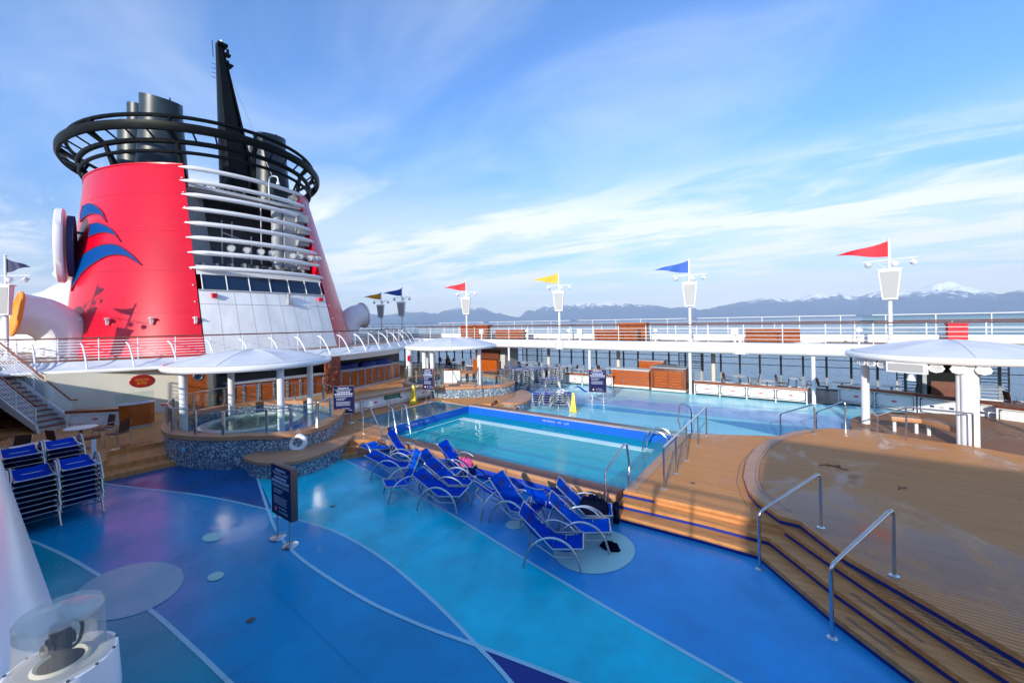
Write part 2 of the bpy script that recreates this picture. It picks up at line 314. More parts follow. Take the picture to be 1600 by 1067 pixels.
bp=N(nn,'ShaderNodeBump'); bp.inputs['Strength'].default_value=1; bp.inputs['Distance'].default_value=1.6; Ln(hs,bp.inputs['Height']); Ln(bp.outputs[0],b.inputs['Normal'])
M['sea']=m
sea=MB(); sea.sheet([(-60000,-60000),(60000,-60000),(60000,60000),(-60000,60000)],0); so_=struct('sea',sea,'sea'); so_.location=(0,0,-27)
# mountains across the water
pk=[(155,300),(146.7,396),(143.4,343),(139.2,446),(135.6,470),(132.9,560),(130.7,590),(127.5,360),(125.7,156),(122.9,479),(119.3,722),(116.6,681),(113.5,730),(110.4,637),(106.3,558),(103.1,464),(100.0,395),(96.4,573),(93.0,677),(90.5,546),(88.7,696),(87.0,595),(84.8,528),(82.8,675),(80.9,693),(78.2,773),(77.0,683),(75.1,521),(73.7,554),(68,650),(60,500)]
def prof(a):
    for (a0,h0),(a1,h1) in zip(pk,pk[1:]):
        if a<=a0 and a>=a1:
            t=(a0-a)/(a0-a1); t=t*t*(3-2*t); return h0+(h1-h0)*t
    return 300
m,nn,b=nt('mountain'); Ln=nn.links.new
t_=N(nn,'ShaderNodeTexCoord'); s_=N(nn,'ShaderNodeSeparateXYZ'); Ln(t_.outputs['Object'],s_.inputs[0])
q=N(nn,'ShaderNodeTexNoise'); q.inputs['Scale'].default_value=.004; q.inputs['Detail'].default_value=8; q.inputs['Roughness'].default_value=.65; Ln(t_.outputs['Object'],q.inputs[0])
a_=N(nn,'ShaderNodeMath',operation='MULTIPLY_ADD'); Ln(q.outputs[0],a_.inputs[0]); a_.inputs[1].default_value=900; Ln(s_.outputs['Z'],a_.inputs[2])
r_=N(nn,'ShaderNodeMapRange'); r_.inputs[1].default_value=950; r_.inputs[2].default_value=1060; Ln(a_.outputs[0],r_.inputs[0])
x_=N(nn,'ShaderNodeMix',data_type='RGBA'); Ln(r_.outputs[0],x_.inputs['Factor']); x_.inputs['A'].default_value=(.02,.09,.22,1); x_.inputs['B'].default_value=(.85,.87,.9,1); Ln(x_.outputs['Result'],b.inputs['Base Color']); b.inputs['Roughness'].default_value=.9  # some blue of the distance haze is put into the slope colour
M['mount']=m
mt=MB(); NA,NR=760,36
def mh(u,v):
    a=155-u*95; r=11500+v*9000; x=r*math.cos(R(a)); y=r*math.sin(R(a)); pv=15000
    ridge=prof(a)*(1 if True else 1)
    e=math.exp(-((r-15000)/1700.)**2); e2=math.exp(-((r-12900)/900.)**2)
    nz=noise.fractal((x/1400.,y/1400.,3.3),1.0,2.1,6); nz2=noise.fractal((x/380.,y/380.,1.3),1.0,2.1,5)
    h=ridge*e*(1+.20*nz-.16*abs(nz2))+130*nz2*e + e2*(190+150*noise.noise((a/5.,0,7)))*(1+.4*nz)-60*(1-max(e,e2))-20
    return (x,y,h-27)
mt.grid(mh,NA,NR); struct('mountains',mt,'mount',ang=180)
# ---- blue floor with the pool well left open
PX0,PX1,PY0,PY1=-13.2,-3.45,9.3,14.6; SX=-15.45
fl=MB()
X0,X1,Y0,Y1=-60,40,-14,31.2
for a in ((X0,Y0,X1,PY0),(X0,PY1,X1,Y1),(X0,PY0,SX,PY1),(PX1,PY0,X1,PY1)): fl.sheet([(a[0],a[1]),(a[2],a[1]),(a[2],a[3]),(a[0],a[3])],0)
M['f_royal']=paint('floor_royal',(.0,.33,.62)); M['f_corn']=paint('floor_cornflower',(.03,.36,.74)); M['f_cyan']=paint('floor_cyan',(.0,.66,.80),.32); M['f_azure']=paint('floor_azure',(.0,.35,.68)); M['f_navy']=paint('floor_navy',(.004,.035,.26)); M['f_deep']=paint('floor_deep',(.0,.11,.34),.35); M['f_teal']=paint('floor_teal',(.0,.38,.50)); M['f_line']=paint('floor_line',(.36,.68,.78),.1,.35); M['f_pale']=paint('floor_pale',(.40,.70,.66),.08,.35); M['f_mist']=paint('floor_mist',(.32,.52,.60),.12,.4)
M['f_aqua']=paint('floor_aqua',(.20,.62,.75),.15); M['f_aqua2']=paint('floor_aqua_light',(.30,.70,.74),.12); M['f_lilac']=paint('floor_lilac',(.20,.42,.70),.18); M['f_ftri']=paint('floor_far_triangle',(.0,.24,.50),.1)
struct('blue_floor',fl,'f_royal')
LA=sm2([(-14.2,7.75),(-12.03,7.5),(-9.5,7.2),(-6.87,6.8),(-4.64,6.33),(-3.11,6.03),(-1.97,5.82),(-.64,5.6),(1.5,5.25),(4,4.9)])
LB=sm2([(-13.16,5.2),(-10.89,4.5),(-9.4,4.08),(-7.96,3.86),(-6.03,3.86),(-4.73,4.0),(-3.72,4.2),(-2.65,4.4),(-1.5,4.6),(1,5.05),(3,5.3)])
LC=sm2([(-10.2,4.34),(-9.4,4.62),(-8.4,4.78),(-7.42,4.80),(-6.5,4.74),(-5.65,4.62),(-4.61,4.42),(-3.72,4.2),(-2.98,4.0),(-1.8,3.55),(-.5,2.9)])
LD=sm2([(-18.5,1.9),(-16.3,2.57),(-14.8,3.15),(-13.42,3.69),(-12,4.12),(-10.56,4.46)])
LE=sm2([(-15,.4),(-13.65,.84),(-12,1.22),(-10.4,1.50),(-8.6,1.76),(-7.03,1.9),(-5.91,1.98),(-3,2.2)])
def sheet(name,poly,z,m): f=MB(); f.sheet(poly,z); return struct(name,f,m)
sheet('floor_colour_field',[(-13.16,8.7)]+LA[4:]+[(14,7),(14,12),(0,12),(-.7,8.7),(-3.4,8.7)],.004,'f_corn')
cutb=[p for p in LB if p[0]>=-3.72]; 
sheet('floor_colour_field',[p for p in LA if p[0]<4]+[(4,5.3)]+cutb[::-1]+[p for p in LC if p[0]<=-3.72][::-1]+[p for p in LB if p[0]<-10.3][::-1]+[(-13.3,5.6),(-13.6,6.8)],.004,'f_cyan')
sheet('floor_colour_field',[p for p in LC if p[0]<=-3.72]+[p for p in LB if -10.2<p[0]<=-3.72][::-1],.004,'f_azure')
sheet('floor_colour_field',[p for p in LB if p[0]>=-3.72]+[p for p in LC if p[0]>-3.72][::-1],.004,'f_navy')
sheet('floor_colour_field',LD+[(-10.9,4.6),(-13.1,5.2),(-13.3,5.6),(-13.6,6.8),(-19,7),(-19,2)],.0055,'f_deep')
sheet('floor_colour_field',LE+[(-3,-4),(-16,-4)],.004,'f_teal')
def strip(P,w):
    P=[Vector((x,y,0)) for x,y in P]; l=[];r=[]
    for i,p in enumerate(P):
        t=(P[min(i+1,len(P)-1)]-P[max(i-1,0)]).normalized(); nrm=Vector((-t.y,t.x,0))*w/2; l.append((p+nrm)[:2]); r.append((p-nrm)[:2])
    return l,r
def line(P,w=.055,z=.008):
    l,r=strip(P,w); f=MB(); k=len(l); f.add([(x,y,z) for x,y in l]+[(x,y,z) for x,y in r],[(i,k+i,k+i+1,i+1) for i in range(k-1)]); return f
fl=MB()
for P,z in ((LA,.008),(LB,.008),(LC,.0085),(LD,.009),(LE,.0095),([(-13.16,5.2),(-13.05,5.9)],.0088)):
    q=line(P,.06,z); fl.add(q.v,q.f)
struct('floor_line',fl,'f_line')
def ell(cx,cy,a,bb,rot,z,n=40): 
    return [(cx+a*math.cos(t)*math.cos(rot)-bb*math.sin(t)*math.sin(rot),cy+a*math.cos(t)*math.sin(rot)+bb*math.sin(t)*math.cos(rot)) for t in [2*PI*i/n for i in range(n)]]
sheet('floor_spot',ell(-9.5,1.72,.98,.68,.1,0),.0125,'f_mist')
sheet('floor_spot',ell(-10.3,3.18,.24,.17,.1,0),.0125,'f_pale'); sheet('floor_spot',ell(-8.63,2.7,.15,.12,0,0),.0125,'f_pale')
sheet('floor_spot',ell(-3.35,7.3,.72,.86,-.3,0),.0125,'f_pale'); sheet('floor_spot',ell(-5.2,7.2,.2,.2,0,0),.0125,'f_pale')
# far floor colours
sheet('floor_colour_field',[(-12.5,15.0),(10,15.0),(10,27),(-24,27),(-18,22),(-14,19.4)],.004,'f_aqua')
sheet('floor_colour_field',sm2([(-16.5,23),(-12.1,20.6),(-7,20.3),(-3,20.4),(2,20.2),(8,20)])+sm2([(8,22.6),(2,23.2),(-3,22.6),(-8,22.2),(-12,22.4),(-15.5,24.6)]),.008,'f_lilac')
sheet('floor_colour_field',sm2([(-17,25.6),(-12,23.2),(-6,23),(0,23.7),(8,23.2)])+[(8,25.3),(-17,25.6)],.008,'f_aqua2')
sheet('floor_colour_field',[(-3.6,19.6),(2.6,20.7),(2.6,17.4),(.4,17.8)],.012,'f_ftri')
sheet('floor_colour_field',[(-14.6,19.8),(-11.2,19.0),(-9.6,18.9),(-13.2,17.6)],.012,'f_ftri')
sheet('floor_colour_field',sm2([(-11.5,19.3),(-7,19.1),(-3.6,19.6),(-5,19.85),(-9,19.9),(-11.5,19.7)]),.012,'f_azure')
sheet('floor_colour_field',sm2([(-4,17.4),(-2,17.3),(0,17.6),(1,17.2),(-.3,16),(-3,15.6)]),.010,'f_lilac')
sheet('floor_spot',ell(-9.3,22,1.4,.6,0,0),.0125,'f_mist'); sheet('floor_spot',ell(-3.0,16.6,1.3,.55,.1,0),.0145,'f_pale')
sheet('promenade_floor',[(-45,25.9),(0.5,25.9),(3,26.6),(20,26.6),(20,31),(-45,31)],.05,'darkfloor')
# ---- deck steps and stage
T=[[(-3.46,8.6),(-1.62,8.68),(-.7,8.66),(.28,7.48),(1.02,6.76),(4.2,3.7)],[(-3.46,8.93),(-1.68,9.03),(-.53,9.02),(.31,7.97),(1.4,6.82),(4.5,3.95)],[(-3.46,9.24),(-1.72,9.34),(-.37,9.37),(.28,8.57),(.94,7.81),(1.9,6.8),(4.8,4.15)],[(-.80,10.0),(-.38,9.41),(-.05,9.4),(.54,8.45),(2.02,7.05),(5.2,4.1)]]
rim=[(-1.0,10.5),(-1.17,11.3),(-1.23,12.6),(-1.12,14.0),(-.85,15.2),(-.28,16.5),(.3,17.35),(.87,17.86),(1.74,18.11),(2.5,17.9),(3.2,17.62),(4.03,17.54),(4.94,17.05),(7,15.5),(12,14)]
def inset(P,d):
    return [(x+d*.3,y+d) for x,y in P]
for i,(P,nm) in enumerate(zip(T[:2],('deck_step','deck_step'))):
    z=.15*(i+1); back=[(5.2,9.9),(-3.46,9.9)]
    f=MB(); f.prism(inset(P,.02)+back,.0 if i==0 else z-.148,z-.075,1); f.prism(P+back,z-.075,z,0)
    struct(nm,f,['teakx','riser'])
f=MB(); P=T[2]; rr=[(14,4.15),(14,17),(1,17),(-.2,16.6),(-3.4,15.1),(-3.4,9.27)]
f.prism(inset(P,.02)+rr,.302,.375,1); f.prism(P+rr,.375,.45,0,side=2); f.prism([(-3.40,9.3),(-3.38,15.08),(.6,17.1),(1,9.3)],.0,.374,0); struct('teak_deck',f,['teak','riser','teakx'])
f=MB(); P=T[3]; st=P+[(14,4.0),(14,14)]+rim[::-1]
f.prism([(x+(.015 if i<len(P) else 0)*.3,y+(.02 if i<len(P) else 0)) for i,(x,y) in enumerate(st)],.452,.525,1); f.prism(st,.525,.6,0,side=2); f.prism(rim[6:]+[(14,12),(1,12)],.0,.45,2); struct('teak_stage',f,['teak','riser','teakx'])
f=MB(); l,r=strip([(-.5,9.75)]+rim[:7],.3); k=len(l); f.add([(x+.14,y,.604) for x,y in l]+[(x+.14,y,.604) for x,y in r],[(i,k+i,k+i+1,i+1) for i in range(k-1)]); f2=line([(x+.32,y) for x,y in [(-.5,9.75)]+rim[:7]],.012,.607); f.add(f2.v,f2.f,1); f2=line([(x+.24,y) for x,y in [(-.5,9.75)]+rim[:7]],.010,.607); f.add(f2.v,f2.f,1)
f2=line([(x-.16,y) for x,y in [(-.8,9.9)]+rim[:6]],.014,.456); f.add(f2.v,f2.f,1); struct('stage_rim',f,['tan','dgrey'])
# non-slip grooves along the treads
f=MB()
for i,P in enumerate(T[:3]):
    for j in range(2):
        for (a,bq) in ((3,4),(4,5)):
            p0,p1=P[a],P[bq]; d=.13+.035*j
            nx,ny=(p1[1]-p0[1]),-(p1[0]-p0[0]); ln=math.hypot(nx,ny); nx,ny=-nx/ln*d,-ny/ln*d
            u0,u1=(.15,.75) if a==3 else (.05,.9)
            q=line([(p0[0]+(p1[0]-p0[0])*u0+nx,p0[1]+(p1[1]-p0[1])*u0+ny),(p0[0]+(p1[0]-p0[0])*u1+nx,p0[1]+(p1[1]-p0[1])*u1+ny)],.012,.15*(i+1)+.004); f.add(q.v,q.f)
struct('tread_grooves',f,'dgrey')
# lower teak round the forward canopy
f=MB(); f.prism(sm2([(1.0,17.5),(1.45,18.6),(1.5,19.8),(1.7,21),(2.6,22.6),(4.2,23.6),(6.5,24)])+[(16,24),(16,12),(3,12)],.002,.42); struct('forward_deck',f,'teakd')
# left teak deck
f=MB(); A=[(-45,-8),(-17.3,-8),(-17.3,2.45),(-17.5,2.7),(-18.7,2.9),(-18.6,4.4),(-15,6.2),(-13.3,7.6),(-12.6,8.35),(-12.3,8.8),(-12.3,9.25),(-13.25,9.9),(SX,9.9),(SX,14.95),(-13.2,14.62),(-13.2,15.05),(-12.6,15.6),(-13.2,17.0),(-14.6,19.4),(-17.8,21.6),(-20,25.7),(-45,25.7)]
f.prism(A,.002,.45,side=1); struct('teak_deck',f,['teak','teakx'])
for i,(xa,z) in enumerate(((-16.75,.15),(-17.35,.3),(-18.05,.375))):
    if i<2: f=MB(); f.prism([(xa,2.45),(xa+.12,4.3),(-19,4.6),(-19,2.45)],.002,z); struct('deck_step',f,'teakx')
for i,(d,z) in enumerate(((.62,.15),(.31,.3))):
    f=MB(); f.prism(sm2([(-13.6+d*.6,7.25-d*.4),(-12.9+d*.7,8.0-d*.6),(-12.2+d*.4,8.78-d*.5)],4)+[(-12.15,8.79),(-13.2,8.8),(-13.9,7.6)],.002,z); struct('deck_step',f,'teakx')
f=MB(); f.prism(sm2([(-12.4,15.1),(-11.2,15.3),(-11.5,16.3),(-12.6,17.2)],4)+[(-13.4,17),(-13.2,15.1)],.002,.3); struct('deck_step',f,'teakx')
# ---- pool
M['t_blue']=tiles('tile_blue',(.0,.10,.50),(.1,.2,.6)); M['t_mid']=tiles('tile_mid',(.0,.42,.85),(.2,.45,.7)); M['t_deep']=tiles('tile_turquoise',(.08,.85,.88),(.25,.6,.65),.06); M['t_white']=tiles('tile_white',(.62,.86,.74),(.4,.7,.68),.05); M['t_shelf']=mat('shelf_mosaic',(.3,.36,.34),.3,c2=(.05,.28,.45),vs=.9)
M['poolw']=water('pool_water',(.72,.98,.99),3.2,.22,.04,body=(.0,.72,.80),bf=.46); M['shelfw']=water('shelf_water',(.9,.97,.98),5,.3,.03,bf=.06)
pool=thing('swimming_pool','rectangular pool with turquoise water, deep blue tile walls and teak coping','pool',(0,0,0))
f=MB(); zl=-.06; zd=-.55; ix0,ix1,iy0,iy1=-12.75,-4.05,9.6,13.75
f.add([(PX0,PY0,.44),(PX1,PY0,.44),(PX1,PY1,.44),(PX0,PY1,.44),(PX0,PY0,zl),(PX1,PY0,zl),(PX1,PY1,zl),(PX0,PY1,zl)],[(0,4,5,1),(1,5,6,2),(2,6,7,3),(3,7,4,0)])
part('pool_wall',f,'t_blue',pool)
f=MB()
for a in ((PX0,PY0,PX1,iy0),(PX0,iy1,PX1,PY1),(PX0,iy0,ix0,iy1),(ix1,iy0,PX1,iy1)): f.sheet([(a[0],a[1]),(a[2],a[1]),(a[2],a[3]),(a[0],a[3])],zl)
part('pool_ledge',f,'t_mid',pool)
f=MB()
f.box(ix0,iy1-.42,zl-.3,ix1,iy1,.124); f.box(ix0,iy0,zl-.3,ix0+.07,iy1-.42,.124)
part('ledge_edge',f,'t_white',pool)
f=MB(); f.add([(ix0,iy0,zl),(ix1,iy0,zl),(ix1,iy1,zl),(ix0,iy1,zl),(ix0,iy0,zd),(ix1,iy0,zd),(ix1,iy1,zd),(ix0,iy1,zd)],[(0,4,5,1),(1,5,6,2),(2,6,7,3),(3,7,4,0),(4,7,6,5)]); part('pool_basin',f,'t_deep',pool)
f=MB(); f.sheet([(PX0,PY0),(PX1,PY0),(PX1,PY1),(PX0,PY1)],.12); part('water',f,'poolw',pool)
f=MB(); f.box(-12.3,8.8,.32,-3.47,9.296,.47); f.box(-12.3,8.8,.47,-3.47,9.28,.485); part('coping',f,'coping',pool,bev=.012); f=MB(); f.box(-12.3,8.785,.30,-3.47,8.86,.488); part('coping_edge',f,'tan',pool,bev=.008)
f=MB(); f.box(PX0,PY1+.22,.05,-3.42,PY1+.5,.475); part('coping',f,'coping',pool)
M['gutter']=tiles('gutter_tile',(.55,.46,.42),(.35,.22,.2),.16,.4)
f=MB(); f.box(PX0,PY1+.006,.3,-3.42,PY1+.22,.462); part('overflow_gutter',f,'gutter',pool)
f=MB(); f.box(PX1+.005,9.31,.3,-3.2,15.08,.462); part('overflow_gutter',f,'tan',pool)
f=MB(); f.box(-12.32,8.86,.0,-3.46,8.95,.33); part('front_wall',f,'bluewall',pool)
text('depth_marking','NO DIVING   4FT   1.2M',.12,'sign',pool,(-8.35,PY1-.004,.29),(R(90),0,0))
text('depth_marking','NO DIVING   4FT   1.2M',.12,'sign',pool,(PX0+.004,11.4,.29),(R(90),0,R(90)))
# shallow splash shelf beside the pool
f=MB(); f.sheet([(SX,9.9),(PX0-.05,9.95),(PX0-.05,14.6),(SX,14.9)],.36); f.box(SX-.0,9.9,.2,SX+.03,14.9,.45); f.box(SX,14.62,.2,PX0,14.66,.45,0); f.prism([(PX0-.06,9.3),(PX0-.006,9.3),(PX0-.006,14.6),(PX0-.06,14.6)],-.4,.452,0)
sh=part('splash_shelf',f,'t_shelf',pool)
f=MB(); f.sheet([(SX+.03,9.92),(PX0-.06,9.97),(PX0-.06,14.6),(SX+.03,14.62)],.425); part('shelf_water',f,'shelfw',pool)
f=MB(); f.prism([(-15.6,9.3),(-12.9,8.8),(-12.3,8.8),(-12.3,9.3),(-13.2,9.3),(-13.2,9.93),(SX,9.9)],.30,.454); struct('pool_surround',f,'teak')
# ================================================================= rails
def tubeU(pts,r=.022,n=8): 
    f=MB(); f.tube(pts,r,n); return f
def handrail(label,p0,p1,h,group,zt=None,drop=None):
    # p0 (x,y,z) low foot, p1 (x,y,z) high foot: a bent tube with two flanges
    t=thing('handrail',label,'handrail',p0,0,group); d=Vector(p1)-Vector(p0)
    a=Vector((0,0,0)); e=d; u=Vector((d.x,d.y,0)); b0=Vector((0,0,h)); b1=Vector((d.x,d.y,d.z+h))
    def rnd(a,b_,c,k=.12,nn_=5):
        v0=(a-b_).normalized()*k+b_; v1=(c-b_).normalized()*k+b_
        return [((1-t_)**2*v0+2*t_*(1-t_)*b_+t_*t_*v1) for t_ in [i/nn_ for i in range(nn_+1)]]
    part('rail',tubeU([a]+rnd(a,b0,b1)+rnd(b0,b1,e)+[e],.026,10),'steel',t)
    for q in (a,e): f=MB(); f.cyl(q.x,q.y,q.z,q.z+.012,.065,16); part('flange',f,'steel',t)
    return t
G1='handrails on the teak steps'
handrail('bent steel handrail on the teak steps, where the three treads turn their corner',(-.64,8.36,0),(.27,9.31,.6),1.02,G1)
handrail('bent steel handrail on the teak steps, nearest to the bottom right corner of the picture',(.31,7.12,0),(1.1,8.17,.6),1.02,G1)
handrail('bent steel handrail behind the stage, left one of the pair beside the far blue floor',(-.62,17.5,0),(.36,16.69,.6),1.0,G1)
handrail('bent steel handrail behind the stage, right one of the pair beside the far blue floor',(.45,18.5,0),(1.23,17.77,.6),1.0,G1)
# pool-end rail with net
t=thing('railing','steel handrail with netting along the right end of the pool','railing',(-2.68,9.84,.45))
Ys=[0,1.15,2.35,3.95,5.35]
for y in Ys: f=MB(); f.tube([(0,y,0),(0,y,1.0 if y!=Ys[0] else 1.0)],.024,8); f.cyl(0,y,0,.012,.06,12); part('post',f,'steel',t)
part('top_rail',tubeU([(0,0,1.0),(0,5.35,1.0)],.028,10),'steel',t)
m,nn,b=nt('net'); Ln=nn.links.new; n_=nn; o=[x for x in nn.nodes if x.type=='OUTPUT_MATERIAL'][0]
b.inputs['Base Color'].default_value=(.12,.3,.36,1); tr=N(nn,'ShaderNodeBsdfTransparent'); mx=N(nn,'ShaderNodeMixShader')
tcn=N(nn,'ShaderNodeTexCoord'); sxn=N(nn,'ShaderNodeSeparateXYZ'); Ln(tcn.outputs['UV'],sxn.inputs[0]); acc=None
for ax in 'XY':
    q=N(nn,'ShaderNodeMath',operation='FRACT'); Ln(sxn.outputs[ax],q.inputs[0]); q2=N(nn,'ShaderNodeMath',operation='LESS_THAN'); q2.inputs[1].default_value=.13; Ln(q.outputs[0],q2.inputs[0])
    if acc is None: acc=q2.outputs[0]
    else: y=N(nn,'ShaderNodeMath',operation='MAXIMUM'); Ln(acc,y.inputs[0]); Ln(q2.outputs[0],y.inputs[1]); acc=y.outputs[0]
Ln(acc,mx.inputs[0]); Ln(tr.outputs[0],mx.inputs[1]); Ln(b.outputs[0],mx.inputs[2]); Ln(mx.outputs[0],o.inputs[0]); M['net']=m
def netmesh(name,fn,nu,nv,su,sv,parent=None):
    f=MB(); f.grid(fn,nu,nv); me=f.mesh(name,'net'); uv=me.uv_layers.new()
    for lp in me.loops: i=lp.vertex_index; uv.data[lp.index].uv=((i%(nu+1))/nu*su+(i//(nu+1))/nv*sv,(i%(nu+1))/nu*su-(i//(nu+1))/nv*sv)
    return link(name,me,parent)
netmesh('net',lambda u,v:(0.015*math.sin(u*20)-.01,u*2.35,.08+v*(.86-.1*math.sin(u*PI*2)**2)),24,6,40,14,t)
nt_=netmesh('pool_net',lambda u,v:(-5.6+2.75*u+.15*math.sin(v*5),14.45+.45*v+.12*math.sin(u*9),.47+.16*math.sin(u*PI)**2*math.sin(v*PI)*(1+.6*math.sin(u*17+v*6))+.05*math.sin(v*11+u*13)*math.sin(v*PI)),40,12,60,14)
nt_['label']='bunched blue green pool net lying over the far right corner of the pool coping'; nt_['category']='net'
nt2=netmesh('pool_net',lambda u,v:(-4.3+.95*u,9.35+5.2*v,.46-.35*(1-u)**2+.02*math.sin(v*12)),14,30,22,80)
nt2['label']='thin net stretched over the right end of the pool water'; nt2['category']='net'
def ladder(label,pts,grp):
    t=thing('grab_rail',label,'pool rail',pts[0],0,grp); o=Vector(pts[0]); part('rail',tubeU([p-o for p in smoothpath(pts,6)],.022,8),'steel',t); return t
GP='grab rails at the pool'
for y,s in ((13.35,'nearer'),(13.85,'farther')):
    ladder('hooped steel grab rail over the right end of the pool water, %s of the pair'%s,[(-4.35,y,-.5),(-4.3,y,.35),(-4.1,y,.78),(-3.8,y,.85),(-3.55,y,.7),(-3.5,y,.45)],GP)
def bent(label,P,grp):
    t=thing('handrail',label,'handrail',P[0],0,grp); o=Vector(P[0]); part('rail',tubeU([Vector(p)-o for p in P],.026,10),'steel',t); return t
bent('tall bent steel rail at the near right pool corner',[(-3.62,8.5,0),(-3.62,8.55,1.05),(-3.6,8.65,1.15),(-3.5,9.45,1.5),(-3.46,9.52,1.48),(-3.44,9.6,1.0),(-3.42,9.55,.8),(-3.42,9.5,.75),(-3.42,9.5,.46)],GP)
bent('tall bent steel rail at the far right pool corner beyond the net',[(-3.3,15.9,0),(-3.3,15.85,1.1),(-3.32,15.7,1.3),(-3.45,15.1,1.5),(-3.5,15.0,1.4),(-3.55,14.95,.9),(-3.5,14.98,.75),(-3.45,14.98,.46)],GP)
bent('leftmost bent steel rail beside the splash shelf, above the wooden steps',[(-13.5,9.0,.45),(-13.5,9.0,1.28),(-13.42,9.03,1.36),(-13.1,9.05,1.36),(-12.98,9.0,1.3),(-11.9,8.65,.75),(-11.9,8.65,.2)],GP)
bent('slanted steel pool rail at the left pool end, nearer of the two beside the shelf',[(-13.25,9.95,.45),(-13.22,9.95,1.2),(-13.1,9.95,1.25),(-12.98,9.95,1.2),(-12.62,9.95,-.2)],GP)
bent('slanted steel pool rail at the left pool end, farther of the two beside the shelf',[(-13.25,10.6,.45),(-13.22,10.6,1.2),(-13.1,10.6,1.25),(-12.98,10.6,1.2),(-12.62,10.6,-.2)],GP)
# stage back rail
t=thing('railing','steel rail with a sloping end behind the stage by the grooved column','railing',(0,0,0))
part('top_rail',tubeU([(1.95,18.45,1.28),(2.05,18.1,1.15),(2.1,18.0,1.15),(2.67,17.35,1.62),(4.1,17.45,1.58)],.026,8),'steel',t)
for q in ((2.08,18.03,.42,1.15),(2.67,17.35,.6,1.62),(4.1,17.45,.6,1.58)): f=MB(); f.tube([(q[0],q[1],q[2]),(q[0],q[1],q[3])],.024,8); part('post',f,'steel',t)
# ---- ship railing builder
def railing(label,P,h=1.1,bars=6,step=1.5,wood='woodb',closed=False,cat='railing',postr=.025,slope=False,barr=.015,bend=None,group=None):
    o=Vector(P[0]); Q=[Vector(p)-o for p in P]; t=thing('ship_railing',label,cat,tuple(o),0,group)
    ln=[0]
    for a,b_ in zip(Q,Q[1:]): ln.append(ln[-1]+(b_-a).length)
    n=max(1,round(ln[-1]/step)); pm=None
    def at(s):
        for i in range(len(Q)-1):
            if s<=ln[i+1]+1e-6: k=(s-ln[i])/max(1e-9,ln[i+1]-ln[i]); return Q[i].lerp(Q[i+1],k)
        return Q[-1]
    for i in range(min(n,95)+1):
        if pm is None:
            f=MB(); f.tube([(0,0,0),(0,0,h-.02)],postr,6); pm=f.mesh('post','white')
        p=link('post',pm,t); p.location=at(ln[-1]*i/n)
    for k in range(1,bars+1):
        z=h*k/(bars+1); part('bar',tubeU([q+Vector((0,0,z)) for q in Q],barr,5),'white',t)
    if wood: f=MB(); f.tube([q+Vector((0,0,h)) for q in Q],.035,8); part('top_rail',f,wood,t)
    else: part('top_rail',tubeU([q+Vector((0,0,h)) for q in Q],.024,6),'white',t)
    return t
ARC=lambda y,x0,k=.035: x0-k*(y-12.3)**2
base=[(ARC(y,-24.8),y,3.0) for y in [1.6+i*.9 for i in range(27)] if y<26]
railing('white railing with brown top rail curving round the upper deck in front of the funnel',base,1.1,7,1.45)
railing('white brown topped railing along the inner edge of the far upper deck',[(-31,26.9,3.05),(-20,26.9,3.05),(-8,26.9,3.05),(4,26.9,3.05),(20,26.9,3.05)],1.1,4,1.9)
railing('outermost white railing on the sea side of the far upper deck',[(-70,31.0,3.0),(-45,31.0,3.0),(-20,31.0,3.0),(0,31.0,3.0),(30,31,3.0)],1.55,1,2.0,wood=None)
railing('brown topped middle rail before the sea side railing of the far upper deck',[(-60,30.6,3.0),(-20,30.6,3.0),(0,30.6,3.0),(30,30.6,3.0)],1.2,1,3.9)
railing('short white railing with brown top on the aft upper deck at the left edge',[(-28.6,1.6,3.0),(-34,.9,3.0),(-44,.5,3.0)],1.1,6,1.5)
railing('white railing on the near upper deck',[(-24,-.35,3.0),(-8,-.35,3.0),(6,-.35,3.0)],1.1,5,1.6)
# ---- upper decks
f=MB()
arc=[(ARC(y,-24.6),y) for y in [i*1.0 for i in range(0,27)]]
f.prism(arc+[(-31.4,26.2),(-90,26.2),(-90,-.2),(-29.8,-.2)],2.72,3.0,0); struct('upper_deck',f,'teakd')
f=MB(); f.prism([(-90,26.45),(30,26.45),(30,31.2),(-90,31.2)],2.6,3.0); struct('upper_deck',f,'teakd')
f=MB(); f.prism([(-40,-6),(30,-6),(30,-.1),(-40,-.1)],2.6,2.98); struct('upper_deck',f,'teakd')
def nose(name,label,y,sgn,x0,x1):
    f=MB(); pr=[]
    for i in range(13):
        a=R(90-180*i/12); pr.append((y+sgn*.36*math.cos(a),2.76+.34*math.sin(a)))
    pr=[(y-sgn*.3,3.1)]+pr+[(y-sgn*.3,2.42)]
    n=len(pr); f.add([(x0,a,b_) for a,b_ in pr]+[(x1,a,b_) for a,b_ in pr],[(i,i+1,n+i+1,n+i) for i in range(n-1)]+[tuple(range(n)),tuple(range(2*n-1,n-1,-1))])
    return single(name,f,'white_gloss',label,'deck edge')
nb=nose('deck_edge_beam','long rounded white beam along the inner edge of the far upper deck',26.36,-1,-31.2,30)
for x in (-14.4,-2.75):
    t=thing('rope_hatch','small square white fitting on the rounded far beam, %s'%('below the yellow pennant' if x<-10 else 'right of the blue pennant'),'fitting',(x,25.98,2.76)); f=MB(); f.box(-.28,-.07,-.3,.28,.06,.33); part('box',f,'white',t,bev=.03); f=MB(); f.cyl(0,.02,.33,.6,.08); part('bollard',f,'white',t)
    for s in (-1,1): f=MB(); f.box(s*.35-.03,-.06,-.28,s*.35+.03,.05,.3); part('bracket',f,'cream',t)
nose('deck_edge_beam','near rounded white beam of the upper deck filling the bottom left edge of the picture',-.02,1,-40,20)
